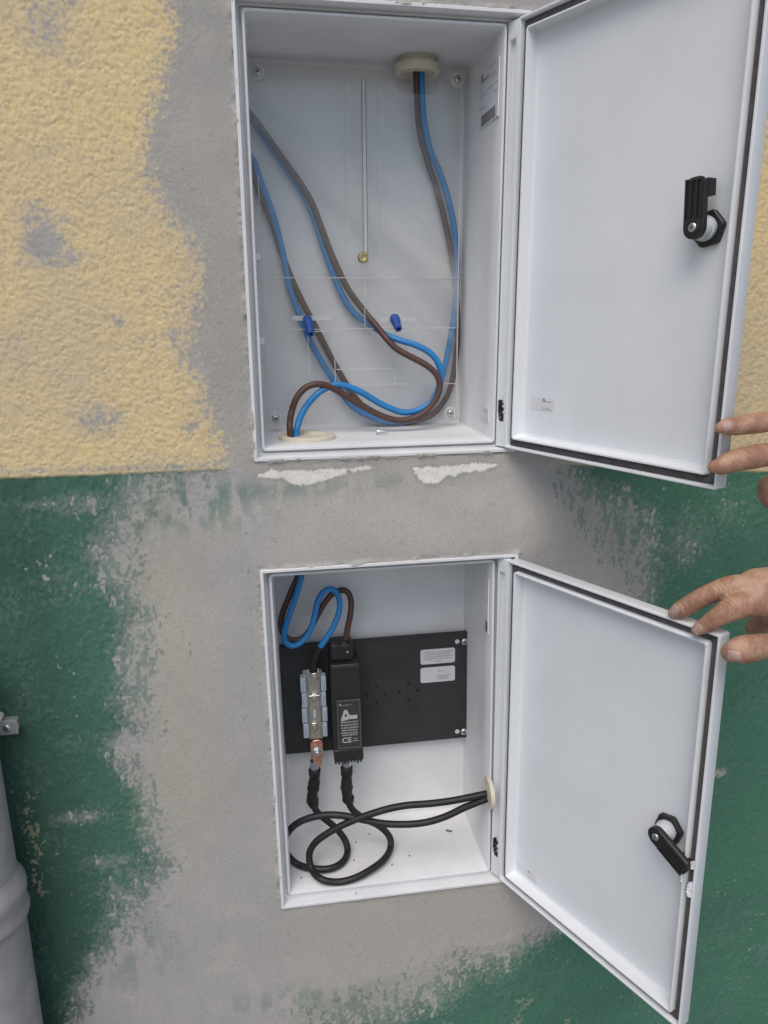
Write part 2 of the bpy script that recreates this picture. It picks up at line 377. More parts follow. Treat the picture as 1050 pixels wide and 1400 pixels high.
    n6 = vn(x, z / 1.4, .0026, 301); cov = np.clip(np.maximum(cov * (.86 + .14 * smooth01(Lf)), smooth01((Lf + 1.15) / 1.5 + (n6 - .5) * .5 + (n4 - .5) * .35) * (.34 + .16 * low)), 0, 1)
    # ---- colours of paint and filler
    def C(*a): return np.array(a, np.float64)
    yel, yel2 = C(.655, .515, .275), C(.525, .44, .30); gr1, gr2 = C(.052, .126, .092), C(.062, .168, .112)
    f1, f2, f3 = C(.372, .358, .338), C(.34, .327, .31), C(.405, .388, .36)
    def mix(a, b, t): return a + (b - a) * t[:, None]
    o = np.ones_like(x)
    wash = np.clip(fbm(x, z, .09, 121) * 1.5 - .35 + (fbm(x, z, .012, 131) - .5) * .7 - .45 * gau(235, 90, 30, 160) - .5 * gau(200, 600, 160, 20), 0, 1)
    yc = mix(np.outer(o, yel), yel2, wash * .85 + 0)
    yc = mix(yc, C(.34, .32, .27), np.clip(smooth01((.33 - n2) / .2) * .45, 0, 1))  # greyer where the fine stucco grain dips
    gmix = np.clip(fbm(x, z, .06, 141) * 1.6 - .3, 0, 1); right = smooth01((x - .2) / .2)
    gc = mix(np.outer(o, gr1), gr2, np.clip(gmix * .6 + right * .5, 0, 1))
    gc = mix(gc, C(.030, .075, .052), np.clip(smooth01((-.20 - x) / .07) * .75 * (.5 + gmix * .6), 0, 1))
    scuff = smooth01((fbm(x, z, .045, 151) + (n4 - .5) * .55 - .60) / .22) * .30
    gc = mix(gc, C(.12, .19, .165), scuff)
    peck = smooth01((vn(x, z, .0042, 161) * .6 + vn(x, z / 1.5, .0023, 163) * .4 - .83) / .06) * smooth01((fbm(x, z, .10, 171) - .46) / .2)
    gc = mix(gc, C(.36, .37, .32), peck * .6)
    paint = mix(yc, C(0, 0, 0), o * 0) * (1 - low)[:, None] + gc * low[:, None]
    fg = np.clip(fbm(x, z, .12, 181) * 1.7 - .35, 0, 1); filc = mix(np.outer(o, f1), f2, fg)
    filc = mix(filc, C(.32, .312, .29), (1 - low) * np.clip(.35 + fbm(x, z, .10, 187) * .8 - .2, 0, 1) * smooth01((.02 - x) / .02))
    filc = mix(filc, C(.338, .330, .332), low * smooth01((.02 - x) / .04) * .6)
    filc = mix(filc, C(.285, .28, .265), np.clip(fbm(x, z, .045, 189, 5, .65) * 3 - 1.55, 0, 1) * .3)
    filc = mix(filc, f3, np.clip(fbm(x, z, .03, 191) * 1.6 - .7, 0, 1) * .7)
    filc = mix(filc, C(.39, .37, .29), np.clip(.75 * gau(235, 900, 38, 190) + .15 * gau(215, 780, 30, 40) + .3 * gau(300, 715, 16, 34) + .35 * gau(255, 1090, 50, 60), 0, 1) * (.6 + .6 * (fbm(x, z, .02, 197) - .3)))
    filc = mix(filc, C(.13, .20, .165), np.clip(.9 * gau(255, 690, 75, 28) + .75 * gau(870, 700, 70, 45) + .55 * gau(420, 1352, 110, 22) + .5 * gau(180, 1300, 50, 60) + .5 * gau(400, 668, 90, 10) + .4 * gau(575, 655, 60, 10), 0, 1) * smooth01((fbm(x, z / 2, .012, 199) - .40) / .22))
    filc = mix(filc, C(.37, .345, .31), np.clip(.8 * gau(650, 1240, 190, 70) + .8 * gau(820, 700, 80, 60), 0, 1))
    specks = smooth01((vn(x, z, .0035, 201) - .95) / .03) * .35
    filc = mix(filc, C(.5, .48, .44), specks)
    spd = smooth01((.09 - vn(x, z, .0045, 203)) / .04) * .25; filc = mix(filc, C(.16, .16, .155), spd)
    col = paint * (1 - cov)[:, None] + filc * cov[:, None]
    # yellowish scabs of older paint on the dado
    for (u, v, r, ry) in ((708, 1352, 16, 12), (700, 1378, 12, 18), (772, 1388, 8, 10), (605, 1388, 10, 14), (44, 1145, 12, 60), (50, 1210, 10, 26), (760, 636, 30, 6), (722, 634, 18, 4)):
        k = smooth01((gau(u, v, r, ry) * .55 + n4 * .45 + (n6 - .5) * .8 - .66) / .14) * (.3 if u > 400 else .45) * smooth01((gau(u, v, r, ry) - .12) / .25); col = mix(col, C(.47, .40, .26), k)
    # chips where white filler shows
    for P in ([(350, 652), (372, 644), (420, 643), (478, 640), (474, 650), (458, 652), (440, 661), (402, 664), (384, 655)],
              [(566, 641), (600, 637), (640, 634), (684, 634), (668, 641), (640, 646), (612, 650), (600, 659), (584, 661), (570, 653)],
              [(476, 641), (512, 637), (514, 640), (480, 645)], [(655, 13), (712, 19), (708, 23), (650, 17)]):
        k0 = poly_sdf(x, z, WPs(P)) + (fbm(x, z, .012, 211) - .5) * .0065 + (vn(x, z, .0028, 213) - .5) * .0026
        k = smooth01((k0 + .0004) / .0012); col = mix(col, C(.68, .665, .62), k * (.78 + .22 * n2)); h = h + k * .0004 + k * (vn(x, z, .006, 217) - .5) * .0008
        e = smooth01(1 - np.abs(k0 + .0022) / .0018) * (1 - k); col = mix(col, C(.22, .2, .18), e * .3)
    for rim in (rimU, rimL):
        dr = -poly_sdf(x, z, [(p.x, p.z) for p in rim]); nz_ = fbm(x, z, .018, 401, 4, .6)
        k = np.exp(-(np.maximum(dr, 0) / .0032) ** 2); h = h + k * (np.clip(nz_ - .42, -.2, .3) * .011)
        kk = k * smooth01((nz_ - .56) / .08) * .5; col = mix(col, C(.44, .43, .40), kk)
    y = y - h
    # ---- mesh with openings
    idx = np.arange(nx * nz).reshape(nx, nz)
    a = idx[:-1, :-1].ravel(); b = idx[1:, :-1].ravel(); c_ = idx[1:, 1:].ravel(); d = idx[:-1, 1:].ravel()
    fx = (x[a] + x[c_]) / 2; fz = (z[a] + z[c_]) / 2
    keep = np.ones(len(a), bool)
    for rim in (rimU, rimL):
        near = (fx > rim[0].x - .03) & (fx < rim[1].x + .03) & (fz > rim[3].z - .03) & (fz < rim[0].z + .03)
        s1 = np.full(len(fx), -1.); s1[near] = poly_sdf(fx[near], fz[near], [(p.x, p.z) for p in rim]); keep &= s1 < .0016
    quads = np.stack([a, b, c_, d], 1)[keep]
    # thickness: a back sheet and side strips
    V = np.stack([x, y, z], 1)
    nV = len(V); bk = [(X[0], .30, Zs[0]), (X[-1], .30, Zs[0]), (X[-1], .30, Zs[-1]), (X[0], .30, Zs[-1])]
    V = np.vstack([V, np.array(bk)]); col4 = np.ones((len(V), 4), np.float32); col4[:nV, :3] = col; col4[nV:, :3] = (.3, .3, .3)
    side = []
    bot = list(idx[:, 0]); top = list(idx[:, -1]); lf = list(idx[0, :]); rt = list(idx[-1, :])
    side.append(bot + [nV + 1, nV]); side.append(top[::-1] + [nV + 3, nV + 2]); side.append(lf[::-1] + [nV, nV + 3]); side.append(rt + [nV + 2, nV + 1]); side.append([nV, nV + 1, nV + 2, nV + 3])
    me = bpy.data.meshes.new('wall'); me.vertices.add(len(V)); me.vertices.foreach_set('co', V.astype(np.float32).ravel())
    nq = len(quads); tot = nq * 4 + sum(map(len, side)); me.loops.add(tot)
    me.loops.foreach_set('vertex_index', np.concatenate([quads.ravel()] + [np.array(s) for s in side]).astype(np.int32))
    ls = list(range(0, nq * 4, 4)); p = nq * 4; lt = []
    st0 = np.concatenate([np.arange(0, nq * 4, 4), nq * 4 + np.cumsum([0] + [len(s) for s in side[:-1]])]).astype(np.int32)
    me.polygons.add(nq + len(side)); me.polygons.foreach_set('loop_start', st0)
    me.polygons.foreach_set('use_smooth', np.ones(nq + len(side), bool))
    ca = me.color_attributes.new('paint', 'FLOAT_COLOR', 'POINT'); ca.data.foreach_set('color', col4.ravel())
    me.update(calc_edges=True)
    m = bpy.data.materials.new('painted_render'); m.use_nodes = True; t = m.node_tree; B = t.nodes['Principled BSDF']; L = t.links
    at_ = _n(t, 'ShaderNodeAttribute'); at_.attribute_name = 'paint'; tc = _n(t, 'ShaderNodeTexCoord')
    n = _n(t, 'ShaderNodeTexNoise'); n.inputs['Scale'].default_value = 620; n.inputs['Detail'].default_value = 4
    r = _n(t, 'ShaderNodeMapRange'); r.inputs[1].default_value = .25; r.inputs[2].default_value = .75; r.inputs[3].default_value = .84; r.inputs[4].default_value = 1.16
    mu = _n(t, 'ShaderNodeVectorMath', operation='SCALE'); L.new(tc.outputs['Object'], n.inputs[0]); L.new(n.outputs[0], r.inputs[0]); L.new(at_.outputs['Color'], mu.inputs[0]); L.new(r.outputs[0], mu.inputs['Scale'])
    L.new(mu.outputs[0], B.inputs['Base Color']); B.inputs['Roughness'].default_value = .82; B.inputs['Specular IOR Level'].default_value = .3
    bp = _n(t, 'ShaderNodeBump'); bp.inputs['Strength'].default_value = .5; bp.inputs['Distance'].default_value = .0005
    n5 = _n(t, 'ShaderNodeTexNoise'); n5.inputs['Scale'].default_value = 420; n5.inputs['Detail'].default_value = 4
    L.new(tc.outputs['Object'], n5.inputs[0]); L.new(n5.outputs[0], bp.inputs['Height']); L.new(bp.outputs[0], B.inputs['Normal'])
    me.materials.append(m)
    ob = bpy.data.objects.new('house_wall', me); COL.objects.link(ob)
    tag(ob, 'rough rendered house wall, yellow above and green below, with grey cement patched round both meter boxes', 'wall')
    return ob
build_wall()

# ------------------------------------------------------------ cabinets
DEPTH = .1400; WL, DLOW = .2760, .1330
def P4(s, y, r, sr=None): return (-s, -(sr if sr is not None else s), -s, -s, y, r)
def cabinet_shell(root, W=W, DEPTH=DEPTH, RIM_R=RIM_R):
    pr = [P4(-.004, DEPTH + .004, .004), P4(0, DEPTH, .005), P4(0, .016, .005), (-RIM_L + .001, -RIM_R + .001, -RIM_B + .001, -RIM_T + .001, .015, .002),
          (-RIM_L, -RIM_R, -RIM_B, -RIM_T, .013, .002), (-RIM_L, -RIM_R, -RIM_B, -RIM_T, -.0118, .0022),
          (-RIM_L + .0006, -RIM_R + .0006, -RIM_B + .0006, -RIM_T + .0006, -.0124, .0018),
          (-RIM_L + .0034, -RIM_R + .0034, -RIM_B + .0034, -RIM_T + .0034, -.0124, .0014),
          (-RIM_L + .004, -RIM_R + .004, -RIM_B + .004, -RIM_T + .004, -.0117, .0012),
          (-RIM_L + .0046, -RIM_R + .0046, -RIM_B + .0046, -RIM_T + .0046, .0035, .0012),
          (-.0030, -RIM_R + .0052, -.0030, -.0030, .0040, .003), (-.0027, -.0150, -.0027, -.0027, .0080, .003),
          P4(.0004, .0085, .005), P4(0, .0005, .005), P4(-.0005, 0, .0045), P4(-.0026, 0, .003), P4(-.0031, .0006, .0026),
          P4(-.0042, .03, .003), P4(-.0050, DEPTH - .006, .004), P4(-.0062, DEPTH - .0018, .004), P4(-.0095, DEPTH, .003)]
    return rectsweep('shell', (0, W, 0, HU), pr, M['grp'], root)

def door(root, md, latch_px, angle, torn=False):
    y = lambda d: -d
    q = lambda i, d, r: (i, i, i, i, y(d), r)
    pr = [q(.004, -.0178, .004), q(.001, -.0170, .004), q(0, -.0155, .003), q(0, -.0006, .0022), q(.0006, 0, .0018), q(.0022, 0, .0014), q(.0027, -.0006, .0012), q(.0031, -.0085, .0012),
          q(.0112, -.0085, .003), q(.0118, -.0004, .003), q(.0123, .0002, .003), q(.0137, .0002, .0028), q(.0142, -.0004, .0026), q(.0150, -.0120, .003), q(.0158, -.0140, .003), q(.0185, -.0150, .003)]
    d = rectsweep('door', (SW, SW + WD, 0, HD), pr, M['door'], root); d.matrix_local = md
    # hinge strip with its long pocket
    s = rectsweep('hinge_strip', (.0004, SW - .0003, .0006, HD - .0006), [
        (.0006,) * 4 + (.0095, .0008), (0, 0, 0, 0, .009, .001), (0, 0, 0, 0, .0014, .001), (.0005,) * 4 + (.0009, .0008),
        (.0022, .0030, .030, .017, .0009, .001), (.0026, .0034, .0304, .0174, .0013, .001), (.0030, .0038, .031, .0195, .0062, .001)], M['door'], d)
    g = []
    for i, dd, r in ((.0036, -.0084, .001), (.0036, -.0066, .001), (.0048, -.0052, .002), (.0078, -.0048, .003), (.0100, -.0054, .003), (.0108, -.0072, .003), (.0108, -.0084, .003)):
        g.append(rr(SW + i, SW + WD - i, i, HD - i, r, -dd))
    sweep('gasket', g, M['gasket'], d, closed=True)
    # latch: nut, barrel, lever, screw
    (nu, nv), (su, sv) = latch_px
    F = -(-.0150)
    c = inplane(nu, nv, Matrix(root.matrix_world) @ md, F); ax = (0, -1, 0)
    R = .0160
    def hexring(r, dd, ch=0):
        P = []
        for k in range(6):
            for e in (-1, 1):
                a = math.radians(60 * k + e * 4 + 12); P.append((c[0] + r * math.cos(a), F - dd, c[2] + r * math.sin(a)))
        return P
    n_ = sweep('latch_nut', [hexring(R * .96, 0), hexring(R, .0006), hexring(R, .0050), hexring(R * .93, .0058), hexring(.0112, .0060), hexring(.0111, .0040)], M['black'], d, smooth=False)
    b_ = lathe('latch_barrel', (c[0], F, c[2]), ax, [(.0104, 0), (.0104, .0085), (.0110, .0088), (.0110, .0105), (.0098, .0108), (.0096, .0185), (.0090, .0192)], M['barrel'], d, n=32)
    # lever: capsule plate with two long grooves, standing on the barrel
    hy = F - .0192; th = .0064; Lg = .041; r0 = .0098
    outl = []
    for k in range(13):
        a = math.radians(180 + 180 * k / 12); outl.append((r0 * math.cos(a), r0 * math.sin(a)))
    outl += [(r0 * .98, Lg * .45), (r0 * .95, Lg * .62), (r0 * .97, Lg * .9), (r0 * .45, Lg), (-r0 * .4, Lg * .995), (-r0 * .93, Lg * .9)]
    ca, sa = math.cos(angle), math.sin(angle)
    T = lambda p, yy: (c[0] + p[0] * ca - p[1] * sa, yy, c[2] + p[0] * sa + p[1] * ca)
    def ring(k, yy): return [T((p[0] * k, (p[1] - Lg * .35) * k + Lg * .35), yy) for p in outl]
    lv = sweep('latch_lever', [ring(.96, hy), ring(1, hy - .0005), ring(1, hy - th + .0006), ring(.95, hy - th)], M['black'], d)
    pcs = []
    def bar(x0, x1, z0, z1, ya, yb):
        V = [T((xx, zz), yy) for xx in (x0, x1) for yy in (ya, yb) for zz in (z0, z1)]
        return V, [(0, 1, 3, 2), (4, 6, 7, 5), (0, 4, 5, 1), (2, 3, 7, 6), (0, 2, 6, 4), (1, 5, 7, 3)]
    for gx in (-.0082, -.0028, .0026, .0070): pcs.append(bar(gx, gx + .0013, r0 * .8, Lg * .93, hy - th - .0016, hy - th + .0005))
    pcs.append(bar(-.0085, .0085, Lg * .92, Lg * .965, hy - th - .0014, hy - th + .0005))
    multi('lever_rib', pcs, M['black'], d)
    multi('lever_hook', [bar(-.002, r0 * .99, Lg * .62, Lg * .955, hy - .0004, hy + .010)], M['black'], d)
    lathe('lever_boss', (c[0], hy - th, c[2]), ax, [(.0072, -.0005), (.0070, .0006), (.0066, .0008), (.0052, .0008), (.0050, .0002)], M['black'], d)
    screw('latch_screw', (c[0], hy - th + .0004, c[2]), ax, .0042, M['zinc'], d, h=.0022)
    return d

def hinge_bits(d, z0, z1):
    """spring hinge showing at the foot of the pocket"""
    x0, x1 = .0045, SW - .0050; pcs = []
    lathe('hinge_pin', ((x0 + x1) / 2 + .001, .0035, z0), (0, 0, 1), [(.0014, 0), (.0014, z1 - z0)], M['black'], d, n=12)
    n = 4; h = (z1 - z0) / n
    for k in range(n):
        a = .001 * (k % 2)
        slab('hinge_knuckle', x0 + .001 - a, x1 + .0018 - a, z0 + h * k + .0006, z0 + h * (k + 1) - .001, .0008, .0058, M['black'], d, r=.001)
    slab('hinge_leaf', x0 - .0012, x0 + .0012, z1 - .011, z1 + .004, .0003, .0055, M['black'], d, r=.0008)
    lathe('hinge_cap', (x1 + .0018, .0008, z1 - .003), (0, -1, 0), [(.0022, -.002), (.0022, .0006), (.0014, .0012)], M['barrel'], d, n=14)
    lathe('hinge_cap', (x1 + .0020, .0008, z1 - .010), (0, -1, 0), [(.0018, -.002), (.0018, .0006), (.0012, .0010)], M['barrel'], d, n=14)

def textmesh(name, txt, size, m, parent, M4, bold=False, depth=.00005):
    cu = bpy.data.curves.new(name, 'FONT'); cu.body = txt; cu.size = size; cu.extrude = depth
    if bold: cu.offset = size * .02
    o = bpy.data.objects.new(name, cu); COL.objects.link(o); dg = bpy.context.evaluated_depsgraph_get()
    me = bpy.data.meshes.new_from_object(o.evaluated_get(dg)); bpy.data.objects.remove(o); bpy.data.curves.remove(cu)
    me.materials.clear(); me.materials.append(m); o = bpy.data.objects.new(name, me); COL.objects.link(o)
    if parent: o.parent = parent
    o.matrix_local = M4; return o
def fine_print(name, lines, m, parent, M4, h=.0007, seed=1):
    """rows of tiny unreadable words: (x0, x1, y) in the print's own plane"""
    rg = random.Random(seed); pcs = []
    for x0, x1, yy in lines:
        x = x0
        while x < x1:
            l = rg.uniform(.0010, .0032); l = min(l, x1 - x); k = rg.uniform(.75, 1.0)
            xx = x
            while xx < x + l - .0002:
                ww = rg.uniform(.00022, .0004); hh = h * rg.choice((.7, .7, 1, .8)) * k
                pcs.append(([(xx, yy, .00005), (xx + ww, yy, .00005), (xx + ww, yy + hh, .00005), (xx, yy + hh, .00005)], [(0, 1, 2, 3)])); xx += ww + .00013
            x += l + .0007
    o = multi(name, pcs, m, parent); o.matrix_local = M4; return o
def mark(name, s, m, parent, M4):
    """the maker's mark: a bold pointed A with a thin wavy tail"""
    A = [(0, 0), (.25, 0), (.42, .38), (.55, .72), (.50, 1.0), (.68, 1.0), (1.02, 0), (.80, 0), (.60, .52), (.45, .20)]
    V = [(a * s, b * s, .00006) for a, b in [(0, 0), (.26, 0), (.60, .78), (.80, 0), (1.08, 0), (.74, 1.05), (.50, 1.05)]]
    F = [(0, 1, 2, 6), (2, 3, 4, 5), (2, 5, 6)]
    b0 = len(V)
    for k in range(9):
        xx = 1.1 + k * .28; yy = .10 + .05 * math.sin(k * 1.7)
        V += [(xx * s, (yy - .05) * s, .00006), ((xx + .2) * s, (yy - .05) * s, .00006), ((xx + .2) * s, (yy + .1) * s, .00006), (xx * s, (yy + .1) * s, .00006)]; F.append((b0, b0 + 1, b0 + 2, b0 + 3)); b0 += 4
    o = mk(name, V, F, m, parent); o.matrix_local = M4; return o
def face_y(x, y, z, rot=0):
    """plane facing the viewer (-y), its text x along +x, text y along +z"""
    return Matrix.Translation((x, y, z)) @ Matrix.Rotation(math.radians(90), 4, 'X') @ Matrix.Rotation(rot, 4, 'Z')

# ===== upper cabinet
upper = empty('meter_cabinet', MU, 'upper open grey cabinet with clear cover plate and loose blue and brown cables inside', 'meter box', 'wall cabinets with their doors open')
cabinet_shell(upper)
dU = door(upper, DU, ((971, 313), (948, 309)), math.radians(3))
hinge_bits(dU, .030, .052)
lower = empty('meter_cabinet', ML, 'lower open grey cabinet with black board and fuse inside and torn door edge', 'meter box', 'wall cabinets with their doors open')
cabinet_shell(lower, WL, DLOW, .0258)
dL = door(lower, DL, ((917, 1131), (897, 1138)), math.radians(-117))
hinge_bits(dL, .030, .052)
dU['label'] = 'upright latch lever on undamaged grey door'; dL['label'] = 'door with slanting latch lever and torn plastic at its edge'

def door_sticker(root, md, px):
    mw = root.matrix_world @ md; y = .0150
    P = [inplane(u, v, mw, y) for u, v in px]; x0 = min(p[0] for p in P); x1 = max(p[0] for p in P); z0 = min(p[2] for p in P); z1 = max(p[2] for p in P)
    d = dU if root is upper else dL
    slab('sticker', x0, x1, z0, z1, y - .00025, y + .0002, M['clear_label'], d, r=.001, bev=.0001)
    h = z1 - z0; w_ = x1 - x0; xs = x0 + w_ * .52; zc = z1 - h * .34
    mark('sticker_print', h * .26, M['black'], d, face_y(xs, y - .0003, zc))
    fine_print('sticker_print', [(0, w_ * .30, h * .16), (0, w_ * .42, h * .05)], M['ink_soft'], d, face_y(xs, y - .0003, z0 + h * .06), h=h * .065, seed=3)
door_sticker(upper, DU, ((725, 541), (757, 564)))
door_sticker(lower, DL, ((707, 1177), (735, 1210)))

# ---- torn edge of the lower door
def torn_bits():
    mw = ML @ DL; rg = random.Random(5)
    for (u0, v0, u1, v1, i0, dpt) in ((936, 1181, 934, 1206, .0125, 0), (951, 1180, 950, 1190, .003, 0), (948, 1209, 946, 1228, .003, 0)):
        a = inplane(u0, v0, mw, 0); b = inplane(u1, v1, mw, 0); xr = SW + WD - i0
        n = 9; V = []; F = []
        for k in range(n):
            z = a[2] + (b[2] - a[2]) * k / (n - 1); wv = .0012 + .0026 * math.sin(math.pi * k / (n - 1)) + rg.uniform(0, .0016); yy = -.0004 - rg.uniform(0, .0014)
            V += [(xr - wv, yy, z), (xr + .0004, -.0002 - rg.uniform(0, .0006), z + rg.uniform(-.0004, .0004)), (xr + .0004, .0012, z), (xr - wv * .7, .0016, z)]
        for k in range(n - 1):
            q = 4 * k
            for j in range(4): F.append((q + j, q + (j + 1) % 4, q + 4 + (j + 1) % 4, q + 4 + j))
        F += [(3, 2, 1, 0), tuple(4 * (n - 1) + j for j in range(4))]
        mk('torn_edge', V, F, M['torn'], dL)
torn_bits()

# ===== inside of the upper cabinet
PL = .1140                                               # near face of the clear plate
def U(u, v, y): return inplane(u, v, MU, y)
def clear_plate():
    a = U(349, 88, PL); b = U(633, 100, PL); c = U(631, 577, PL); e = U(371, 581, PL)
    x0, x1, z0, z1 = .0065, b[0], c[2], a[2]
    g0 = U(541, 122, PL)[0]; g1 = U(600, 122, PL)[0]; zg = U(570, 128, PL)[2]; r = .006
    out = [(x0, z0), (x1, z0), (x1, z1), (g1, z1), (g1, zg + r), (g1 - r * .4, zg + r * .3), (g1 - r, zg), (g0 + r, zg), (g0 + r * .4, zg + r * .3), (g0, zg + r), (g0, z1), (x0, z1)]
    n = len(out); V = [(p[0], PL, p[1]) for p in out] + [(p[0], PL + .0025, p[1]) for p in out]
    F = [tuple(range(n)), tuple(range(2 * n - 1, n - 1, -1))] + [(i, i + n, (i + 1) % n + n, (i + 1) % n) for i in range(n)]
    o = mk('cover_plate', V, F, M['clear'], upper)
    def rib(p, q, wd=.0011, m='rib', name='rib'):
        A_, B_ = U(*p, PL), U(*q, PL)
        if abs(A_[0] - B_[0]) > abs(A_[2] - B_[2]): zc = (A_[2] + B_[2]) / 2; X0, X1 = sorted((A_[0], B_[0])); slab(name, X0, X1, zc - wd / 2, zc + wd / 2, PL - .0012, PL - .00002, M[m], o, r=.0003, bev=.0002)
        else: xc = (A_[0] + B_[0]) / 2; Z_0, Z_1 = sorted((A_[2], B_[2])); slab(name, xc - wd / 2, xc + wd / 2, Z_0, Z_1, PL - .0012, PL - .00002, M[m], o, r=.0003, bev=.0002)
    rib((365, 381), (629, 379)); rib((363, 450), (627, 449)); rib((368, 528), (626, 526))
    rib((473, 92), (474, 372)); rib((518, 96), (519, 376)); rib((498, 384), (499, 446)); rib((628, 120), (626, 560), .0016); rib((352, 240), (366, 520), .0012)
    rib((540, 452), (541, 470), .0008); rib((576, 452), (577, 522), .0008)
    def dashes(p, q, n):
        A_, B_ = np.array(U(*p, PL)), np.array(U(*q, PL)); hor = abs(A_[0] - B_[0]) > abs(A_[2] - B_[2]); pcs = []
        for k in range(n):
            s0, s1 = A_ + (B_ - A_) * (k / n), A_ + (B_ - A_) * ((k + .72) / n)
            X0, X1 = sorted((s0[0], s1[0])); Z_0, Z_1 = sorted((s0[2], s1[2]))
            if hor: Z_0 = Z_1 = A_[2]; Z_0 -= .0005; Z_1 += .0005
            else: X0 = X1 = A_[0]; X0 -= .0005; X1 += .0005
            pcs.append(boxvf(X0, X1, PL - .0007, PL - .00002, Z_0, Z_1))
        multi('perforation', pcs, M['stub'], o)
        # short bright stubs left between the cuts
        pcs = []
        for k in range(1, n):
            s0 = A_ + (B_ - A_) * ((k - .14) / n); pcs.append(boxvf(s0[0] - .0008, s0[0] + .0008, PL - .0016, PL - .00004, s0[2] - .0008, s0[2] + .0008))
        multi('plastic_stub', pcs, M['barrel'], o)
    dashes((421, 455), (423, 520), 4); dashes((457, 455), (459, 526), 6); dashes((540, 490), (541, 526), 5); dashes((575, 455), (576, 524), 6)
    dashes((460, 505), (538, 505), 4); dashes((460, 526), (574, 525), 7); dashes((430, 453), (456, 452), 3); dashes((551, 452), (573, 452), 2)
    # slotted rail and brass screw
    A_, B_ = U(497, 108, PL), U(498, 350, PL)
    slab('rail', A_[0] - .0022, A_[0] + .0022, B_[2], A_[2], PL - .0008, PL - .00002, M['rib'], o, r=.002, bev=.0003)
    for k in (-1, 1): slab('rail_edge', A_[0] + k * .0025 - .0004, A_[0] + k * .0025 + .0004, B_[2], A_[2], PL - .0011, PL - .00002, M['groove'], o, r=.0003, bev=.0002)
    p = U(497, 352, PL - .006)
    lathe('brass_knob', (p[0], PL - .0009, p[2]), (0, -1, 0), [(.0062, 0), (.0068, .0014), (.0066, .0036), (.0056, .0048), (.0030, .0052), (.0016, .0044)], M['brass'], o)
    # corner screws
    for u, v in ((377, 572), (616, 565), (626, 108), (352, 98)):
        p = U(u, v, PL - .003)
        lathe('washer', (p[0], PL - .0001, p[2]), (0, -1, 0), [(.0088, 0), (.0088, .0012), (.0080, .0016), (.0046, .0016)], M['rib'], o)
        screw('screw', (p[0], PL - .0017, p[2]), (0, -1, 0), .0046, M['zinc'], o, h=.0032)
    # blue plugs hanging through slots
    for (u0, v0, u1, v1) in ((420, 436, 425, 457), (539, 434, 545, 450)):
        a, b = np.array(U(u0, v0, PL - .001)), np.array(U(u1, v1, PL - .022)); ax = b - a; L = np.linalg.norm(ax)
        lathe('blue_plug', a, ax, [(.0052, -.001), (.0062, .001), (.0064, L * .35), (.0058, L * .42), (.0050, L * .85), (.0042, L), (.0022, L), (.0019, L * .7)], M['plug'], o, n=14)
    for (u, v) in ((417, 435), (533, 437)):
        p = U(u, v, PL); slab('slot', p[0] - .016, p[0] + .034, p[2] - .0030, p[2] + .0030, PL - .0004, PL - .00002, M['rib'], o, r=.003, bev=.0001)
    return o
clear_plate()

# side print on the inner right wall (upper) and faint one in the lower cabinet
def side_print(root, mw, px0, px1, name='side_sticker', strong=True):
    xw = (W if root is upper else WL) - .0052; a = inplane_ax(*px0, mw, 0, xw); b = inplane_ax(*px1, mw, 0, xw)
    y0, y1 = sorted((a[1], b[1])); z0, z1 = sorted((a[2], b[2]))
    # wall has a little draft: tilt is ignored, the film floats .3 mm off it
    # text x runs from the back (large y) to the front (small y)
    M4 = Matrix(((0, 0, -1, xw - .0004), (-1, 0, 0, y1), (0, 1, 0, z0), (0, 0, 0, 1)))
    wd, ht = y1 - y0, z1 - z0
    s = multi(name, [boxvf(xw - .0003, xw + .0012, y0, y1, z0, z1)], M['clear_label'] if strong else M['grp'], root)
    m = M['ink_soft']
    mark(name + '_print', wd * .14, M['ink'] if strong else m, s, M4 @ Matrix.Translation((wd * .05, ht * .80, 0)))
    L = [(wd * .55, wd * .98, ht * .93), (wd * .62, wd * .95, ht * .80), (wd * .62, wd * .9, ht * .76), (wd * .78, wd * .95, ht * .70), (wd * .42, wd * .98, ht * .60), (wd * .04, wd * .2, ht * .64), (wd * .04, wd * .4, ht * .55), (wd * .8, wd * .95, ht * .46), (wd * .04, wd * .3, ht * .36), (wd * .04, wd * .42, ht * .31)]
    fine_print(name + '_print', L, m, s, M4, h=ht * .02, seed=9)
    rg = random.Random(2); pcs = []; x = wd * .12
    while x < wd * .86:
        b_ = rg.choice((.0004, .0008, .0012)); pcs.append(([(x, ht * .02, .00005), (x + b_, ht * .02, .00005), (x + b_, ht * .22, .00005), (x, ht * .22, .00005)], [(0, 1, 2, 3)])); x += b_ + rg.choice((.0005, .0008))
    o = multi('barcode', pcs, m, s); o.matrix_local = M4
side_print(upper, MU, (655, 178), (683, 76))
side_print(lower, ML, (663, 862), (668, 792), strong=False)
def small_side(root, mw, px0, px1):
    xw = W - .0046; a = inplane_ax(*px0, mw, 0, xw); b = inplane_ax(*px1, mw, 0, xw); y0, y1 = sorted((a[1], b[1])); z0, z1 = sorted((a[2], b[2]))
    multi('side_sticker', [boxvf(xw - .0003, xw + .0012, y0, y1, z0, z1)], M['clear_label'], root)
    M4 = Matrix(((0, 0, -1, xw - .0004), (-1, 0, 0, y1), (0, 1, 0, z0), (0, 0, 0, 1)))
    mark('side_print', (z1 - z0) * .2, M['ink'], root, M4 @ Matrix.Translation(((y1 - y0) * .5, (z1 - z0) * .66, 0)))
    fine_print('side_print', [((y1 - y0) * .5, (y1 - y0) * .95, (z1 - z0) * .1)], M['ink_soft'], root, M4, h=.0010)
small_side(upper, MU, (657, 573), (668, 558))

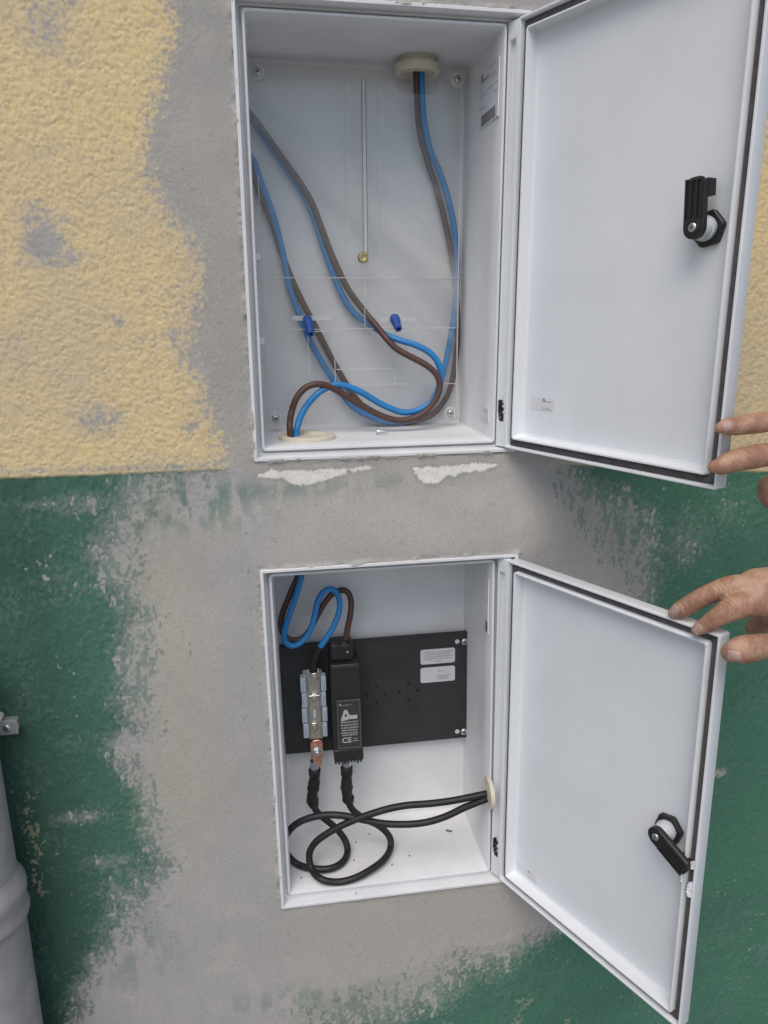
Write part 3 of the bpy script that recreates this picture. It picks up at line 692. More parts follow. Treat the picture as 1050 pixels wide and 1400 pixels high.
# cable bushings
def bushing(root, mw, p, axis, ro=.026, hgt=.007, name='bushing'):
    lathe(name, p, axis, [(ro * .62, -.003), (ro, -.003), (ro, hgt * .7), (ro * .95, hgt), (ro * .80, hgt), (ro * .74, hgt * .75), (ro * .66, hgt * .4), (ro * .62, 0), (ro * .60, -.002)], M['cream'], root, n=40)
    lathe('bushing_membrane', np.asarray(p) + np.asarray(axis) * .0005, axis, [(ro * .64, -.0012), (ro * .64, 0), (ro * .4, .0012), (ro * .3, .0016)], M['cream'], root, n=40)
zf = .0052
bU = inplane_ax(420, 594, MU, 2, zf + .004)
bushing(upper, MU, (bU[0], bU[1], zf), (0, 0, 1), ro=.0345, hgt=.0042)
bT = inplane_ax(570, 112, MU, 2, HU - .016)
bT = inplane(570, 108, MU, .1125)
bushing(upper, MU, (bT[0], .1120, HU - .0150), (0, 0, -1), ro=.0270, hgt=.0065)
lathe('bushing_neck', (bT[0], .1120, HU - .0045), (0, 0, -1), [(.0215, -.001), (.0215, .0125)], M['cream'], upper, n=32)
bTy = .1190
xr = WL - .0045
bR = inplane_ax(664, 1084, ML, 0, xr - .004)
bushing(lower, ML, (xr, min(bR[1], .098), bR[2]), (-1, 0, 0), ro=.0215, hgt=.0025)

# loose screw on the floor
ls_ = MU @ Vector(inplane_ax(522, 590, MU, 2, zf + .003))
lsr = empty('loose_screw', Matrix.Translation(ls_), 'small loose screw lying on the floor of the upper cabinet', 'screw')
ax = np.array([-.86, .12, .0]); ax /= np.linalg.norm(ax)
lathe('head', (0, 0, 0), ax, [(.0034, .004), (.0034, .0062), (.0022, .0068)], M['zinc'], lsr, n=14)
lathe('shank', (0, 0, 0), ax, [(.0008, -.008), (.0017, -.006), (.0017, .004)], M['zinc'], lsr, n=12)

# ===== cables of the upper cabinet
BACK = .1285
def paths(L, yd=None):
    return [np.array(MU @ Vector(U(u, v, y))) for u, v, y in L]
def withy(L, y): return [(a, b, y) for a, b in L]
gx = U(0, 0, 0)
topA = [(584, 200), (578, 165)]
blueA = [(300, 170, BACK)] + withy([(343, 215), (352, 236), (364, 268), (374, 296), (386, 342), (395, 390), (408, 428), (422, 463), (440, 495), (458, 523), (478, 552), (500, 567)], BACK) + \
    withy([(530, 577), (562, 574), (586, 556), (603, 520), (613, 478), (621, 430), (625, 375), (622, 320), (615, 280), (603, 240)], BACK - .001) + [(588, 205, BACK - .006), (580, 165, bTy + .001), (577, 128, bTy), (575, 60, bTy)]
brownA = [(305, 180, BACK + .003)] + withy([(345, 235), (356, 268), (370, 300), (385, 345), (399, 382), (416, 418), (434, 452), (451, 486), (468, 516), (484, 541), (502, 560)], BACK + .003) + \
    withy([(530, 572), (562, 577), (592, 566), (611, 542), (620, 512), (625, 470), (625, 425), (621, 375), (613, 325), (604, 285), (595, 252)], BACK + .003) + [(584, 220, BACK - .002), (573, 175, bTy + .001), (570, 130, bTy), (568, 60, bTy)]
tB = .086
blueB = [(300, 110, BACK)] + withy([(344, 162), (354, 178), (377, 211), (402, 246), (418, 272), (430, 300), (442, 338), (453, 368), (465, 398), (480, 424), (499, 440)], BACK) + \
    [(515, 450, .118), (528, 458, .105), (546, 465, .095), (569, 472, .09), (591, 485, .088), (602, 504, .088), (602, 525, .09), (593, 546, .09), (574, 560, .088), (553, 564, .086), (533, 558, .085), (515, 549, .084), (497, 538, .082), (480, 530, .08), (463, 526, .078), (445, 531, .076), (428, 544, .074), (414, 563, .073), (407, 582, bU[1] + .004), (405, 594, bU[1] + .004)]
brownB = [(300, 108, BACK - .006)] + withy([(344, 158), (355, 173), (379, 207), (405, 243), (425, 275), (438, 308), (451, 343), (463, 370), (476, 396), (495, 422)], BACK - .0055) + \
    [(514, 445, .112), (527, 461, .098), (541, 476, .092), (562, 488, .088), (584, 500, .084), (598, 514, .082), (601, 532, .081), (593, 550, .08), (576, 567, .08), (548, 575, .08), (520, 568, .079), (496, 555, .078), (475, 543, .077), (456, 531, .075), (436, 525, .073), (418, 530, .072), (405, 545, .071), (398, 566, .071), (396, 582, bU[1] + .002), (397, 594, bU[1] + .002)]
RB, RW = .0039, .0041
tag(tube('blue_cable', paths(blueA), RB, M['blue']), 'blue cable behind the clear plate, rising on the right to the cream bushing', 'cable', 'cables in the cabinets')
tag(tube('brown_cable', paths(brownA), RB, M['brown']), 'brown cable behind the clear plate, rising on the right to the cream bushing', 'cable', 'cables in the cabinets')
def Lw(u, v, y): return np.array(ML @ Vector(inplane(u, v, ML, y)))
lowBlue = [(412, 787, .075), (405, 813, .078), (395, 843, .082), (389, 862, .085), (390, 877, .085), (400, 883, .085), (413, 877, .086), (424, 862, .088), (430, 843, .09), (435, 821, .092), (444, 808, .093), (455, 806, .093), (463, 816, .092), (464, 834, .090), (457, 854, .088), (446, 873, .086), (437, 886, .086), (431, 897, .088), (428, 909, .090), (428, 916, .091)]
lowBrown = [(407, 787, .083), (397, 811, .086), (387, 837, .090), (384, 853, .092), (388, 868, .093), (398, 875, .094), (412, 873, .096), (423, 862, .098), (433, 843, .10), (442, 827, .103), (453, 813, .105), (465, 807, .104), (475, 809, .102), (480, 822, .100), (479, 840, .098), (475, 860, .096), (472, 880, .095), (471, 893, .095)]
def through(pu, pl):
    a, b = pu[-1], pl[0]; z = [a + np.array([0, 0, -.02]), a + np.array([0, 0, -.05]), b + np.array([0, 0, .055]), b + np.array([0, 0, .02])]
    return pu + z + pl
tag(tube('blue_cable', through(paths(blueB), [Lw(*p) for p in lowBlue]), RW, M['blue']), 'bright blue cable looping over the clear plate and down to the bare terminal bar below', 'cable', 'cables in the cabinets')
tag(tube('brown_cable', through(paths(brownB), [Lw(*p) for p in lowBrown]), RW, M['brown']), 'dark brown cable looping over the clear plate and down into the black fuse holder', 'cable', 'cables in the cabinets')
# knockout hole in the left wall where the cables enter
for v0, v1 in ((158, 176), (228, 262)):
    p = inplane_ax(346, (v0 + v1) / 2, MU, 1, BACK); a = U(346, v0, BACK)[2]; b = U(346, v1, BACK)[2]
    multi('cable_slot', [boxvf(.0042, .0056, BACK - .006, BACK + .006, min(a, b), max(a, b))], M['ink'], upper)
# moulded pegs of the cover rail on the left wall
for v in (352, 466):
    p = U(356, v, .105); slab('peg', .0046, .0115, p[2] - .004, p[2] + .004, .095, .108, M['grp'], upper, r=.001)

# ===== inside of the lower cabinet
BP = .1160
def Lp(u, v, y): return inplane(u, v, ML, y)
a = Lp(646, 863, BP); c = Lp(646, 1006, BP); e = Lp(386, 1033, BP)
px0, px1, pz0, pz1 = .0062, a[0], (c[2] + e[2]) / 2, a[2]
def back_panel():
    nt_ = .0045
    zt = Lp(646, 883, BP)[2]; zb = Lp(646, 989, BP)[2]
    out = [(px0, pz0), (px1 - nt_, pz0), (px1 - nt_, zb), (px1, zb), (px1, zt), (px1 - nt_ * .4, zt + .001), (px1 - nt_ * .4, pz1 - .003), (px1 - nt_ * .4 - .003, pz1), (px0, pz1)]
    n = len(out); V = [(p[0], BP, p[1]) for p in out] + [(p[0], BP + .005, p[1]) for p in out]
    F = [tuple(range(n)), tuple(range(2 * n - 1, n - 1, -1))] + [(i, i + n, (i + 1) % n + n, (i + 1) % n) for i in range(n)]
    o = mk('mounting_board', V, F, M['panel'], lower)
    slab('board_lip', px0 + .001, px1 - .006, pz1 - .0022, pz1 - .0002, BP - .0016, BP - .0001, M['panel'], o)
    for (u, v) in ((635, 877), (634, 1000)):
        p = Lp(u, v, BP); screw('screw', (p[0], BP - .0002, p[2]), (0, -1, 0), .0052, M['zinc'], o, h=.0026)
    for (u, v) in ((625, 877), (625, 1000)):
        p = Lp(u, v, BP); lathe('washer', (p[0], BP - .0001, p[2]), (0, -1, 0), [(.0034, 0), (.0034, .0006), (.0024, .0008)], M['barrel'], o, n=16)
    for (u, v) in ((501, 950), (515, 939), (527, 948), (515, 960), (546, 946), (559, 934), (559, 956), (571, 944)):
        p = Lp(u, v, BP)
        lathe('hole', (p[0], BP - .0001, p[2]), (0, -1, 0), [(.0024, 0), (.0024, .0005), (.0017, .0005), (.0014, -.003)], M['ink'] if 0 else M['rubber'], o, n=14)
    # two white stickers
    for k, ((u0, v0), (u1, v1)) in enumerate((((575, 909), (622, 885)), ((575, 934), (622, 909.5)))):
        A_, B_ = Lp(u0, v0, BP), Lp(u1, v1, BP)
        s = slab('sticker', A_[0], B_[0], min(A_[2], B_[2]), max(A_[2], B_[2]), BP - .0003, BP - .00005, M['paper'], o, r=.003, bev=.0001)
        w_, h_ = B_[0] - A_[0], abs(A_[2] - B_[2]); z0 = min(A_[2], B_[2])
        if k == 0:
            fine_print('sticker_print', [(w_ * .08, w_ * .94, h_ * .76), (w_ * .14, w_ * .86, h_ * .61), (w_ * .10, w_ * .93, h_ * .46), (w_ * .12, w_ * .9, h_ * .31), (w_ * .42, w_ * .62, h_ * .14)], M['ink_soft'], s, face_y(A_[0], BP - .00036, z0), h=h_ * .085, seed=4)
        else:
            mark('sticker_print', h_ * .11, M['ink'], s, face_y(A_[0] + w_ * .5, BP - .00036, z0 + h_ * .68))
            fine_print('sticker_print', [(w_ * .48, w_ * .86, h_ * .38), (w_ * .48, w_ * .78, h_ * .27), (w_ * .48, w_ * .84, h_ * .17)], M['ink_soft'], s, face_y(A_[0], BP - .00036, z0), h=h_ * .075, seed=6)
    return o
board = back_panel()

def terminal():
    yb = .0900
    P = lambda u, v, y=yb: Lp(u, v, y)
    root = bpy.data.objects.new('terminal_block', None); COL.objects.link(root); root.parent = lower
    # insulating bracket with lugs down both sides
    x0 = P(412, 960)[0] + .001; x1 = P(446, 960)[0]; zt = P(430, 926)[2]; zb = P(430, 1010)[2]
    slab('bracket', x0 + .003, x1 - .003, zb, zt, .096, BP - .0004, M['bluegrey'], root, r=.002)
    for s in (0, 1):
        for k in range(4):
            za = zb + (zt - zb) * k / 4; w_ = .0065 if k % 2 else .0078
            xa, xb = (x0 - (.001 if k % 2 else 0), x0 + w_) if s == 0 else (x1 - w_, x1 + (.001 if k % 2 else 0))
            slab('bracket_lug', xa, xb, za + .0008, za + (zt - zb) / 4 - .0006, .0915, .104, M['bluegrey'], root, r=.0012)
            q = xa + .002 if s == 0 else xb - .0042
            slab('lug_rib', q, q + .002, za + .004, za + (zt - zb) / 4 - .004, .0900, .0918, M['bluegrey'], root, r=.0006)
    # metal channel bar
    bx0, bx1 = P(421, 960)[0], P(438.5, 960)[0]; z1 = P(430, 915)[2]; z0 = P(430, 1010)[2]
    bar = slab('bus_bar', bx0, bx1, z0, z1, yb - .001, yb + .003, M['tin'], root, r=.001)
    for xa in (bx0, bx1 - .0018): slab('bar_flange', xa, xa + .0018, z0 + .001, z1 - .001, yb - .0045, yb + .001, M['tin'], bar, r=.0006)
    slab('bar_bridge', bx0 + .001, bx1 - .001, P(430, 949)[2] - .001, P(430, 949)[2] + .001, yb - .006, yb - .003, M['zinc'], bar, r=.0005)
    for v in (925, 953, 993):
        p = P(429.5, v, yb - .004)
        h = [[(p[0] + r * math.cos(math.radians(60 * k)), y, p[2] + r * math.sin(math.radians(60 * k))) for k in range(6)] for r, y in ((.0058, yb - .001), (.0058, yb - .0045), (.0052, yb - .0050))]
        b = sweep('nut', h, M['zinc'], bar, smooth=False)
        lathe('bolt_end', (p[0], yb - .004, p[2]), (0, -1, 0), [(.0032, 0), (.0032, .0040), (.0026, .0046)], M['tin'], bar, n=16)
    p = P(430, 975); slab('blue_link', p[0] - .0022, p[0] + .0022, p[2] - .006, p[2] + .007, yb - .004, yb - .001, M['bluegrey'], bar, r=.002)
    # copper lug at the foot
    z2 = P(430, 1011)[2]; z3 = P(430, 1046)[2]
    cx = (bx0 + bx1) / 2 + .0004; cl = slab('copper_lug', cx - .0088, cx + .0088, z3 + .010, z2 + .001, yb - .0045, yb - .002, M['copper'], root, r=.006, bev=.0008)
    slab('lug_neck', cx - .0062, cx + .0062, z3 - .001, z3 + .016, yb - .005, yb + .001, M['copper'], root, r=.003, bev=.0015)
    pz = P(430, 1025)[2]
    h = [[(cx + r * math.cos(math.radians(60 * k + 15)), y, pz + r * math.sin(math.radians(60 * k + 15))) for k in range(6)] for r, y in ((.0062, yb - .0045), (.0062, yb - .0085), (.0055, yb - .0092))]
    lathe('washer', (cx, yb - .0043, pz), (0, -1, 0), [(.0074, 0), (.0074, .0012), (.005, .0014)], M['zinc'], root, n=20)
    sweep('nut', h, M['zinc'], root, smooth=False); lathe('bolt_end', (cx, yb - .009, pz), (0, -1, 0), [(.0036, 0), (.0036, .0035), (.003, .0041)], M['zinc'], root, n=16)
    return cx, yb, z3
tcx, tyb, tz = terminal()
# black sleeve on the blue cable's end
spts = [Lw(*p) for p in ((438, 884, .086), (432, 895, .0875), (428.5, 907, .0895), (428, 917, .091))]
bc = [o for o in COL.objects if o.name == 'blue_cable.001'][0]
tube('cable_sleeve', spts, .0060, M['sleeve'], bc, sm=1)

def fuse():
    yf = .0720
    root = bpy.data.objects.new('fuse_holder', None); COL.objects.link(root); root.parent = lower
    P = lambda u, v, y=yf: Lp(u, v, y)
    x0, x1 = P(453.5, 960)[0], P(493, 960)[0]
    zt = P(470, 909)[2]; zb = P(475, 1033)[2]; zw = P(470, 957)[2]; ztt = P(470, 879, .09)[2]
    body = slab('body', x0, x1, zb, zt, yf, BP - .0004, M['black'], root, r=.002, bev=.0015)
    slab('body_seam', x0 + .001, x1 - .001, zt - .0042, zt - .0030, yf - .0006, yf + .0008, M['panel'], body, r=.0004)
    head = slab('cable_entry', x0 + .0015, x1 - .006, zt - .0005, ztt, .084, BP - .0004, M['black'], root, r=.004, bev=.0025)
    p = Lp(471, 889, .088)
    lathe('entry_collar', (p[0], .0935, ztt - .003), (0, 0, 1), [(.0078, -.004), (.0078, .004), (.0068, .0065), (.0048, .0065)], M['black'], root, n=20)
    for dx in (-.008, .009): slab('entry_ear', p[0] + dx - .002, p[0] + dx + .002, ztt - .008, ztt + .0025, .083, .092, M['black'], root, r=.001)
    screw('entry_screw', (p[0] + .0035, .0838, zt + (ztt - zt) * .52), (0, -1, 0), .0018, M['zinc'], root, h=.001)
    # lower cap with ragged castellation
    zc = P(475, 1024)[2]; n = 9
    cap = slab('end_cap', x0 + .0004, x1 + .0016, zb - .008, zc, yf - .0018, BP - .006, M['black'], root, r=.002, bev=.001)
    rg = random.Random(3); pcs = []; wst = (x1 - x0) / n
    for k in range(n): pcs.append(boxvf(x0 + .001 + k * wst, x0 + .001 + (k + .62) * wst, yf - .0012, yf + .020, zb - .0105 - rg.uniform(0, .0022), zb - .0078))
    multi('end_teeth', pcs, M['black'], root)
    # window with the rating label behind it
    wx0, wx1 = P(462, 990)[0], P(493.5, 990)[0] - .0012; wz0 = P(475, 1021)[2]
    slab('label_plate', wx0, wx1, wz0, zw, yf - .0014, yf + .0006, M['panel'], root, r=.0015, bev=.0005)
    win = slab('window', wx0 - .0004, wx1 + .0004, wz0 - .0004, zw + .0004, yf - .0034, yf - .0026, M['window'], root, r=.0015, bev=.0003)
    rimq = [rr(wx0 + i, wx1 - i, wz0 + i, zw - i, .0015, y) for i, y in ((-.0008, yf - .001), (-.0008, yf - .0036), (.0004, yf - .0036), (.0004, yf - .001))]
    sweep('window_frame', rimq, M['frame'], root, closed=True)
    w_, h_ = wx1 - wx0, zw - wz0; yy = yf - .0016
    F0 = lambda x, z: face_y(wx0 + w_ * x, yy, wz0 + h_ * z)
    tri = [(.16, .58), (.18, .64), (.30, .80), (.42, .80), (.56, .67), (.88, .67), (.88, .58), (.36, .585), (.36, .64), (.42, .70), (.34, .72), (.27, .66), (.30, .585)]
    mk('label_print', [(wx0 + w_ * a, yy, wz0 + h_ * b) for a, b in [(.14, .56), (.17, .63), (.30, .80), (.42, .80), (.54, .68), (.88, .68), (.88, .60), (.52, .60), (.34, .58)]], [tuple(range(9))], M['white_ink'], root)
    mk('label_print', [(wx0 + w_ * a, yy - .0002, wz0 + h_ * b) for a, b in [(.30, .66), (.37, .74), (.43, .66)]], [(0, 1, 2)], M['panel'], root)
    fine_print('label_print', [(w_ * .14, w_ * .9, h_ * .525), (w_ * .12, w_ * .9, h_ * .465), (w_ * .14, w_ * .92, h_ * .405), (w_ * .16, w_ * .88, h_ * .35), (w_ * .14, w_ * .86, h_ * .295), (w_ * .16, w_ * .88, h_ * .25)], M['white_ink'], root, face_y(wx0, yy, wz0), h=h_ * .042, seed=12)
    textmesh('label_print', 'CE', h_ * .155, M['white_ink'], root, F0(.15, .105), bold=True)
    fine_print('label_print', [(w_ * .62, w_ * .92, h_ * .12), (w_ * .66, w_ * .88, h_ * .17)], M['white_ink'], root, face_y(wx0, yy, wz0), h=h_ * .03, seed=13)
    fine_print('label_print', [(w_ * .40, w_ * .68, h_ * .90)], M['white_ink'], root, face_y(wx0, yy, wz0), h=h_ * .012, seed=14)
    mark('label_print', h_ * .05, M['white_ink'], root, F0(.06, .89))
    return (x0 + x1) / 2, yf, zb
fcx, fyf, fzb = fuse()

# black supply cables
RC = .0047
zfl = .0052
def floor_y(u, v, r): return inplane_ax(u, v, ML, 2, zfl + r)[1]
def lowcab(L, y0, y1, lift=0):
    out = []
    n = len(L)
    for i, (u, v) in enumerate(L):
        t = i / (n - 1); yd = y0 + (y1 - y0) * t; yf = max(floor_y(u, v, RC + lift), .0045)
        out.append(np.array(ML @ Vector(inplane(u, v, ML, min(yd, yf)))))
    return out
c1 = [(430, 1072), (429, 1095), (432, 1108), (442, 1118), (459, 1132), (472, 1149), (475, 1166), (467, 1180), (449, 1188), (424, 1187), (404, 1180), (391, 1164), (390, 1145), (403, 1128), (424, 1118), (450, 1114), (474, 1116), (498, 1121), (524, 1126), (556, 1127), (584, 1124), (610, 1116), (633, 1105), (650, 1098), (666, 1092), (674, 1089)]
c2 = [(474, 1065), (475, 1090), (482, 1107), (498, 1119), (518, 1129), (532, 1143), (534, 1158), (526, 1174), (507, 1189), (484, 1201), (461, 1206), (439, 1202), (426, 1188), (423, 1167), (433, 1150), (457, 1134), (482, 1122), (504, 1114), (530, 1106), (557, 1101), (584, 1099), (610, 1096), (633, 1092), (652, 1088), (666, 1085), (674, 1082)]
yR = min(bR[1], .098)
k1 = lowcab(c1, .088, yR, .001); k2 = lowcab(c2, .078, yR, .004)
def seg_r(pts): return None
cb1 = tag(tube('black_cable', k1, RC, M['rubber'], n=14), 'black cable crimped to the copper lug on the left, looping over the cabinet floor', 'cable', 'black supply cables')
cb2 = tag(tube('black_cable', k2, RC, M['rubber'], n=14), 'black cable leaving the fuse holder, making the larger front loop on the cabinet floor', 'cable', 'black supply cables')
def sleeve(parent, P, seed, r=.0080):
    rg = random.Random(seed); ph = rg.uniform(0, 6)
    f = lambda t: r * (1 + .09 * math.sin(ph + t * 17) + .04 * math.sin(t * 41 + ph)) * (1 - .38 * smooth01(np.array((t - .86) / .14)).item()) * (1 - .1 * (t < .04))
    tube('shrink_sleeve', P, r, M['sleeve'], parent, n=18, per=12, sm=1, rfun=f)
sleeve(cb1, [Lw(430, 1051, tyb), Lw(430, 1064, tyb), Lw(428, 1080, tyb + .001), Lw(427, 1092, .089), Lw(431, 1106, .088)], 1)
sleeve(cb2, [Lw(474, 1046, .080), Lw(474, 1060, .080), Lw(474, 1076, .080), Lw(475, 1088, .079), Lw(479, 1099, .079)], 2)
tube('lug_barrel', [Lw(430, 1040, tyb), Lw(430, 1055, tyb)], .0062, M['zinc'], cb1, sm=0)
tube('lug_barrel', [Lw(474, 1034, .080), Lw(474, 1050, .080)], .0066, M['zinc'], cb2, sm=0)
# scraps on the floor of the lower cabinet
sc = np.array(ML @ Vector(inplane_ax(614, 1136, ML, 2, zfl + .0012)))
tag(tube('wire_scrap', [sc + np.array((-.004, .003, 0)), sc, sc + np.array((.004, -.002, .0005))], .0009, M['rubber'], n=8), 'short black wire scrap lying on the floor of the lower cabinet', 'wire scrap')
pcs = []
for (u, v) in ((412, 1200), (487, 1151), (484, 1176), (536, 1182), (487, 1221), (560, 1170), (505, 1140)):
    p = ML @ Vector(inplane_ax(u, v, ML, 2, zfl + .0004)) if v < 1215 else ML @ Vector(inplane(u, v, ML, -.011))
    pcs.append(boxvf(p.x - .0008, p.x + .0008, p.y - .0006, p.y + .0006, p.z - .0004, p.z + .0007))
cr = multi('crumbs', pcs, M['rubber']); cr['kind'] = 'stuff'; tag(cr, 'tiny dark crumbs scattered on the floor of the lower cabinet', 'crumbs')

# ------------------------------------------------------------ drainpipe
def pipe():
    root = empty('drainpipe', Matrix.Translation((-.352, -.066, 0)), 'grey plastic drainpipe with a socket joint at the left edge of the wall', 'drainpipe')
    zt = float(at(10, 1010, -.03)[2]); zj = float(at(40, 1208, -.06)[2]); zj0 = float(at(30, 1262, -.08)[2])
    r = .0500
    lathe('pipe_length', (0, 0, 0), (0, 0, 1), [(r, .02), (r, zj0 + .006)], M['pipe'], root, n=64)
    lathe('socket', (0, 0, 0), (0, 0, 1), [(r * 1.01, zj0 - .001), (r * 1.10, zj0 + .002), (r * 1.125, zj0 + .006), (r * 1.09, zj0 + .012), (r * 1.075, zj0 + .02), (r * 1.08, zj - .012), (r * 1.105, zj - .007), (r * 1.115, zj), (r * 1.10, zj + .006), (r * 1.03, zj + .012), (r * .94, zj + .026)], M['pipe'], root, n=64)
    lathe('pipe_length', (0, 0, 0), (0, 0, 1), [(r * .955, zj + .006), (r * .955, zj + .02), (r * .93, zt + .010), (r * .80, zt + .016), (r * .78, zt + .10)], M['pipe'], root, n=64)
    # wall clamp
    c = at(10, 995, -.022); L = c - np.array((-.352, -.066, 0))
    hh = .0092; s = slab('clamp', L[0] - .060, L[0] + .0125, L[2] - hh, L[2] + hh, L[1] - .0008, L[1] + .0026, M['pipe'], root, r=.0085, bev=.0009)
    slab('clamp_edge', L[0] + .0085, L[0] + .0118, L[2] - hh + .001, L[2] + hh - .001, L[1] - .0022, L[1] - .0006, M['pipe'], s, r=.001)
    slab('clamp_foot', L[0] - .05, L[0] + .010, L[2] - hh + .002, L[2] + hh - .002, L[1] + .0026, L[1] + .0135, M['pipe'], s, r=.003)
    screw('screw', (L[0], L[1] - .0006, L[2]), (0, -1, 0), .0048, M['zinc'], s, h=.0026)
    lathe('clamp_peg', (L[0] - .0085, L[1] + .002, L[2] + hh + .0035), (0, -1, 0), [(.0045, -.006), (.0045, .002), (.003, .003)], M['cream'], s, n=16)
pipe()

# ------------------------------------------------------------ hands
def hand(name, fingers, label, nails, folds=()):
    import bmesh
    bm = bmesh.new()
    for pts in fingers:
        P = np.array([list(at(u, v, y)) + [r] for u, v, y, r in pts]); C = catmull(P, 10)
        X3 = C[:, :3]; R_ = np.maximum(C[:, 3], .002); T = np.gradient(X3, axis=0); T /= np.linalg.norm(T, axis=1)[:, None]
        n = 20; x, y_, _ = frame_of(T[0]); rings = []
        def addring(c, x, y_, r): return [bm.verts.new(c + (x * math.cos(2 * math.pi * j / n) + y_ * math.sin(2 * math.pi * j / n)) * r) for j in range(n)]
        seq = []
        for k in range(6):                                   # rounded tip
            a = math.radians(8 + 82 * k / 6); seq.append((X3[0] - T[0] * R_[0] * math.cos(a), T[0], R_[0] * math.sin(a)))
        for i in range(len(C)): seq.append((X3[i], T[i], R_[i]))
        for c, t, r in seq:
            x = x - t * np.dot(x, t); x /= np.linalg.norm(x); rings.append(addring(c, x, np.cross(t, x), r))
        for a, b in zip(rings, rings[1:]):
            for j in range(n): bm.faces.new((a[j], a[(j + 1) % n], b[(j + 1) % n], b[j]))
        bm.faces.new(rings[0][::-1]); bm.faces.new(rings[-1])
    me = bpy.data.meshes.new(name); bm.normal_update(); bmesh.ops.recalc_face_normals(bm, faces=bm.faces); bm.to_mesh(me); bm.free()
    o = bpy.data.objects.new(name, me); COL.objects.link(o)
    rm = o.modifiers.new('r', 'REMESH'); rm.mode = 'VOXEL'; rm.voxel_size = .0011; rm.use_smooth_shade = True
    sm = o.modifiers.new('s', 'SMOOTH'); sm.iterations = 9; sm.factor = .5
    dg = bpy.context.evaluated_depsgraph_get(); dg.update(); m2 = bpy.data.meshes.new_from_object(o.evaluated_get(dg)); o.modifiers.clear()
    # creases over the joints
    n = len(m2.vertices); co_ = np.empty(n * 3, np.float32); m2.vertices.foreach_get('co', co_); co_ = co_.reshape(-1, 3).astype(float)
    nr = np.empty(n * 3, np.float32); m2.vertices.foreach_get('normal', nr); nr = nr.reshape(-1, 3)
    for (u, v, y, du, dv, k, wd) in folds:
        c = at(u, v, y); d = at(u + du, v + dv, y) - c; d /= np.linalg.norm(d); q = co_ - c; s = q @ d
        per = q - np.outer(s, d); rad = np.linalg.norm(per, axis=1)
        dis = np.zeros(n)
        wob = .0008 * np.sin(per[:, 2] * 600 + 3 * k)
        for j in range(k):
            x = s - (j - (k - 1) / 2) * .0031 + wob; dis += np.exp(-(x / .00062) ** 2) * (1 - .25 * j)
        co_ -= nr * (dis * .0009 * np.exp(-(rad / wd) ** 4))[:, None]
    m2.vertices.foreach_set('co', co_.astype(np.float32).ravel()); m2.materials.clear(); m2.materials.append(M['skin'])
    m2.polygons.foreach_set('use_smooth', [True] * len(m2.polygons))
    old = o.data; o.data = m2; tag(o, label, 'hand', 'hands holding the cabinet doors open')
    from mathutils.bvhtree import BVHTree
    bv = BVHTree.FromPolygons([Vector(c) for c in co_], [tuple(p.vertices) for p in m2.polygons])
    for (u, v, du, dv, ln, wd, *tl) in nails:                # centre px, direction px of the fingertip, length and width in metres
        d = Vector(ray(u, v)).normalized(); h = bv.ray_cast(Vector(CAM), d)
        if h[0] is None: continue
        nrm = h[1]; a = Vector(at(u + du, v + dv, h[0].y)) - Vector(at(u, v, h[0].y)); a = (a - nrm * a.dot(nrm)).normalized(); b = nrm.cross(a)
        if tl:                                               # tilt the nail towards an upward or sideways facing
            nrm = (nrm + Vector(tl[0])).normalized(); a = (a - nrm * a.dot(nrm)).normalized(); b = nrm.cross(a)
        V = []; F = []; N = 14; K = 10
        for i in range(K + 1):
            s = i / K * 2 - 1
            for j in range(N + 1):
                t = j / N * 2 - 1; hw = wd / 2 * (1 - abs(s) ** 3.2) ** .5 if s < 0 else wd / 2 * (1 - abs(s) ** 4.5 * .55) ** .5
                p0 = h[0] + a * (s * ln / 2) + b * (t * hw)
                g_ = bv.ray_cast(p0 + nrm * .01, -nrm, .03)
                base = g_[0] if g_[0] is not None else p0
                lift = .00035 * (1 - t ** 4) * (1 - max(0, -s) ** 6)
                V.append(base + nrm * lift)
        for i in range(K):
            for j in range(N):
                q = i * (N + 1) + j; F.append((q, q + 1, q + N + 2, q + N + 1))
        nb = len(V); V2 = V + [p - nrm * .0009 for p in V]
        F2 = F + [tuple(nb + k for k in f[::-1]) for f in F]
        edge = [j for j in range(N + 1)] + [i * (N + 1) + N for i in range(1, K + 1)] + [K * (N + 1) + j for j in range(N - 1, -1, -1)] + [i * (N + 1) for i in range(K - 1, 0, -1)]
        for i in range(len(edge)):
            p, q = edge[i], edge[(i + 1) % len(edge)]; F2.append((p, nb + p, nb + q, q))
        mk('fingernail', V2, F2, M['nail'], o, smooth=True)
    return o

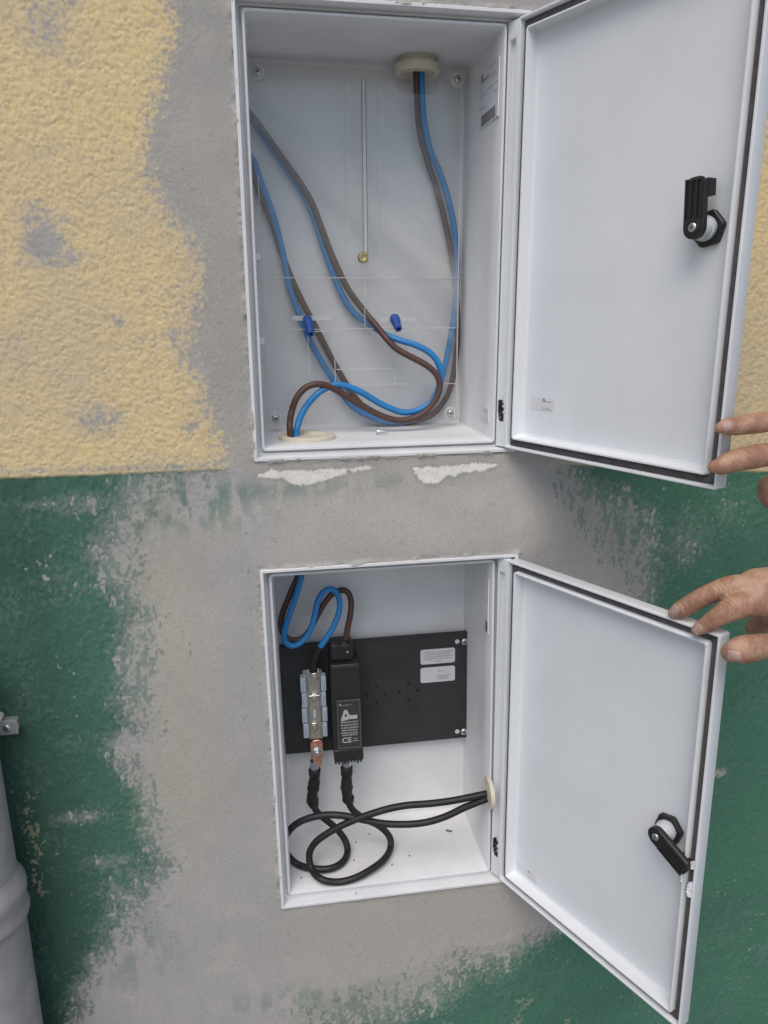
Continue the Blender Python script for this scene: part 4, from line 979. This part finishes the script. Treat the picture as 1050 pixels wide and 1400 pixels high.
hand('hand', [
    [(985, 585, -.286, .0050), (993, 583.5, -.284, .0072), (1005, 583, -.281, .0080), (1022, 580, -.277, .0091), (1040, 578, -.272, .0093), (1060, 575, -.268, .0094), (1090, 578, -.262, .0098), (1120, 590, -.258, .013)],
    [(977, 638, -.281, .0060), (985, 637, -.283, .0085), (998, 632, -.284, .0098), (1012, 628, -.282, .0102), (1028, 625, -.279, .0110), (1045, 622, -.274, .0108), (1070, 620, -.268, .0108), (1095, 622, -.262, .0115), (1120, 628, -.258, .016)],
    [(1051, 664, -.235, .0100), (1053, 676, -.235, .0112), (1066, 684, -.238, .0118), (1085, 672, -.242, .0120), (1105, 655, -.248, .013), (1125, 640, -.255, .016)],
    [(1118, 590, -.255, .014), (1135, 620, -.255, .020), (1180, 625, -.25, .024), (1260, 620, -.24, .028)],
    [(1110, 600, -.26, .013), (1120, 620, -.26, .016), (1118, 640, -.26, .014)]],
    'hand gripping the lower corner of the upper door', 
    [(995, 580.5, -10, 2, .0095, .0098)],
    folds=[(1037, 624, -.29, 10, -2, 5, .022), (1004, 632, -.29, 10, -3, 2, .02), (1034, 578, -.29, 10, -1, 4, .018), (1010, 581, -.29, 10, -1, 1, .018)])
hand('hand', [
    [(922, 838, -.249, .0062), (929, 834, -.252, .0080), (941, 828, -.258, .0090), (956, 819, -.266, .0092), (972, 811, -.273, .0093), (988, 805, -.279, .0100), (1004, 803, -.283, .0118), (1022, 806, -.285, .0150), (1045, 806, -.285, .0190)],
    [(952, 862, -.277, .0052), (959, 858, -.280, .0068), (969, 852, -.284, .0080), (981, 844, -.289, .0092), (994, 836, -.293, .0108), (1008, 828, -.295, .0128), (1024, 822, -.292, .0145), (1045, 818, -.288, .0170)],
    [(1000, 892, -.314, .0092), (1006, 890, -.316, .0114), (1016, 888, -.316, .0126), (1028, 886, -.312, .0124), (1040, 884, -.307, .0120), (1058, 883, -.300, .0124), (1080, 872, -.294, .0140), (1100, 850, -.288, .018)],
    [(1032, 858, -.225, .0095), (1044, 850, -.235, .0105), (1062, 838, -.25, .0125), (1085, 825, -.265, .016)],
    [(1036, 806, -.284, .0200), (1065, 808, -.280, .0240), (1100, 808, -.272, .0270), (1170, 795, -.262, .029), (1260, 770, -.25, .030)],
    [(1060, 830, -.28, .018), (1085, 850, -.28, .018), (1100, 830, -.275, .022)]],
    'hand resting on the top corner of the lower door with its thumb in front',
    [(922, 833, -9, 5, .0110, .0095, (-.3, -.2, .5)), (953, 859, -9, 6, .0105, .0092, (0, -.1, .5)), (1004, 898, -10, 2, .0125, .0105)],
    folds=[(1036, 888, -.32, 10, 3, 5, .02), (1020, 824, -.31, 10, 1, 4, .022), (940, 828, -.27, 10, -6, 2, .018), (992, 806, -.29, 10, -3, 4, .02), (972, 848, -.30, 10, -7, 2, .014)])
print('tris', sum(len(o.data.polygons) for o in COL.objects if o.type == 'MESH'))
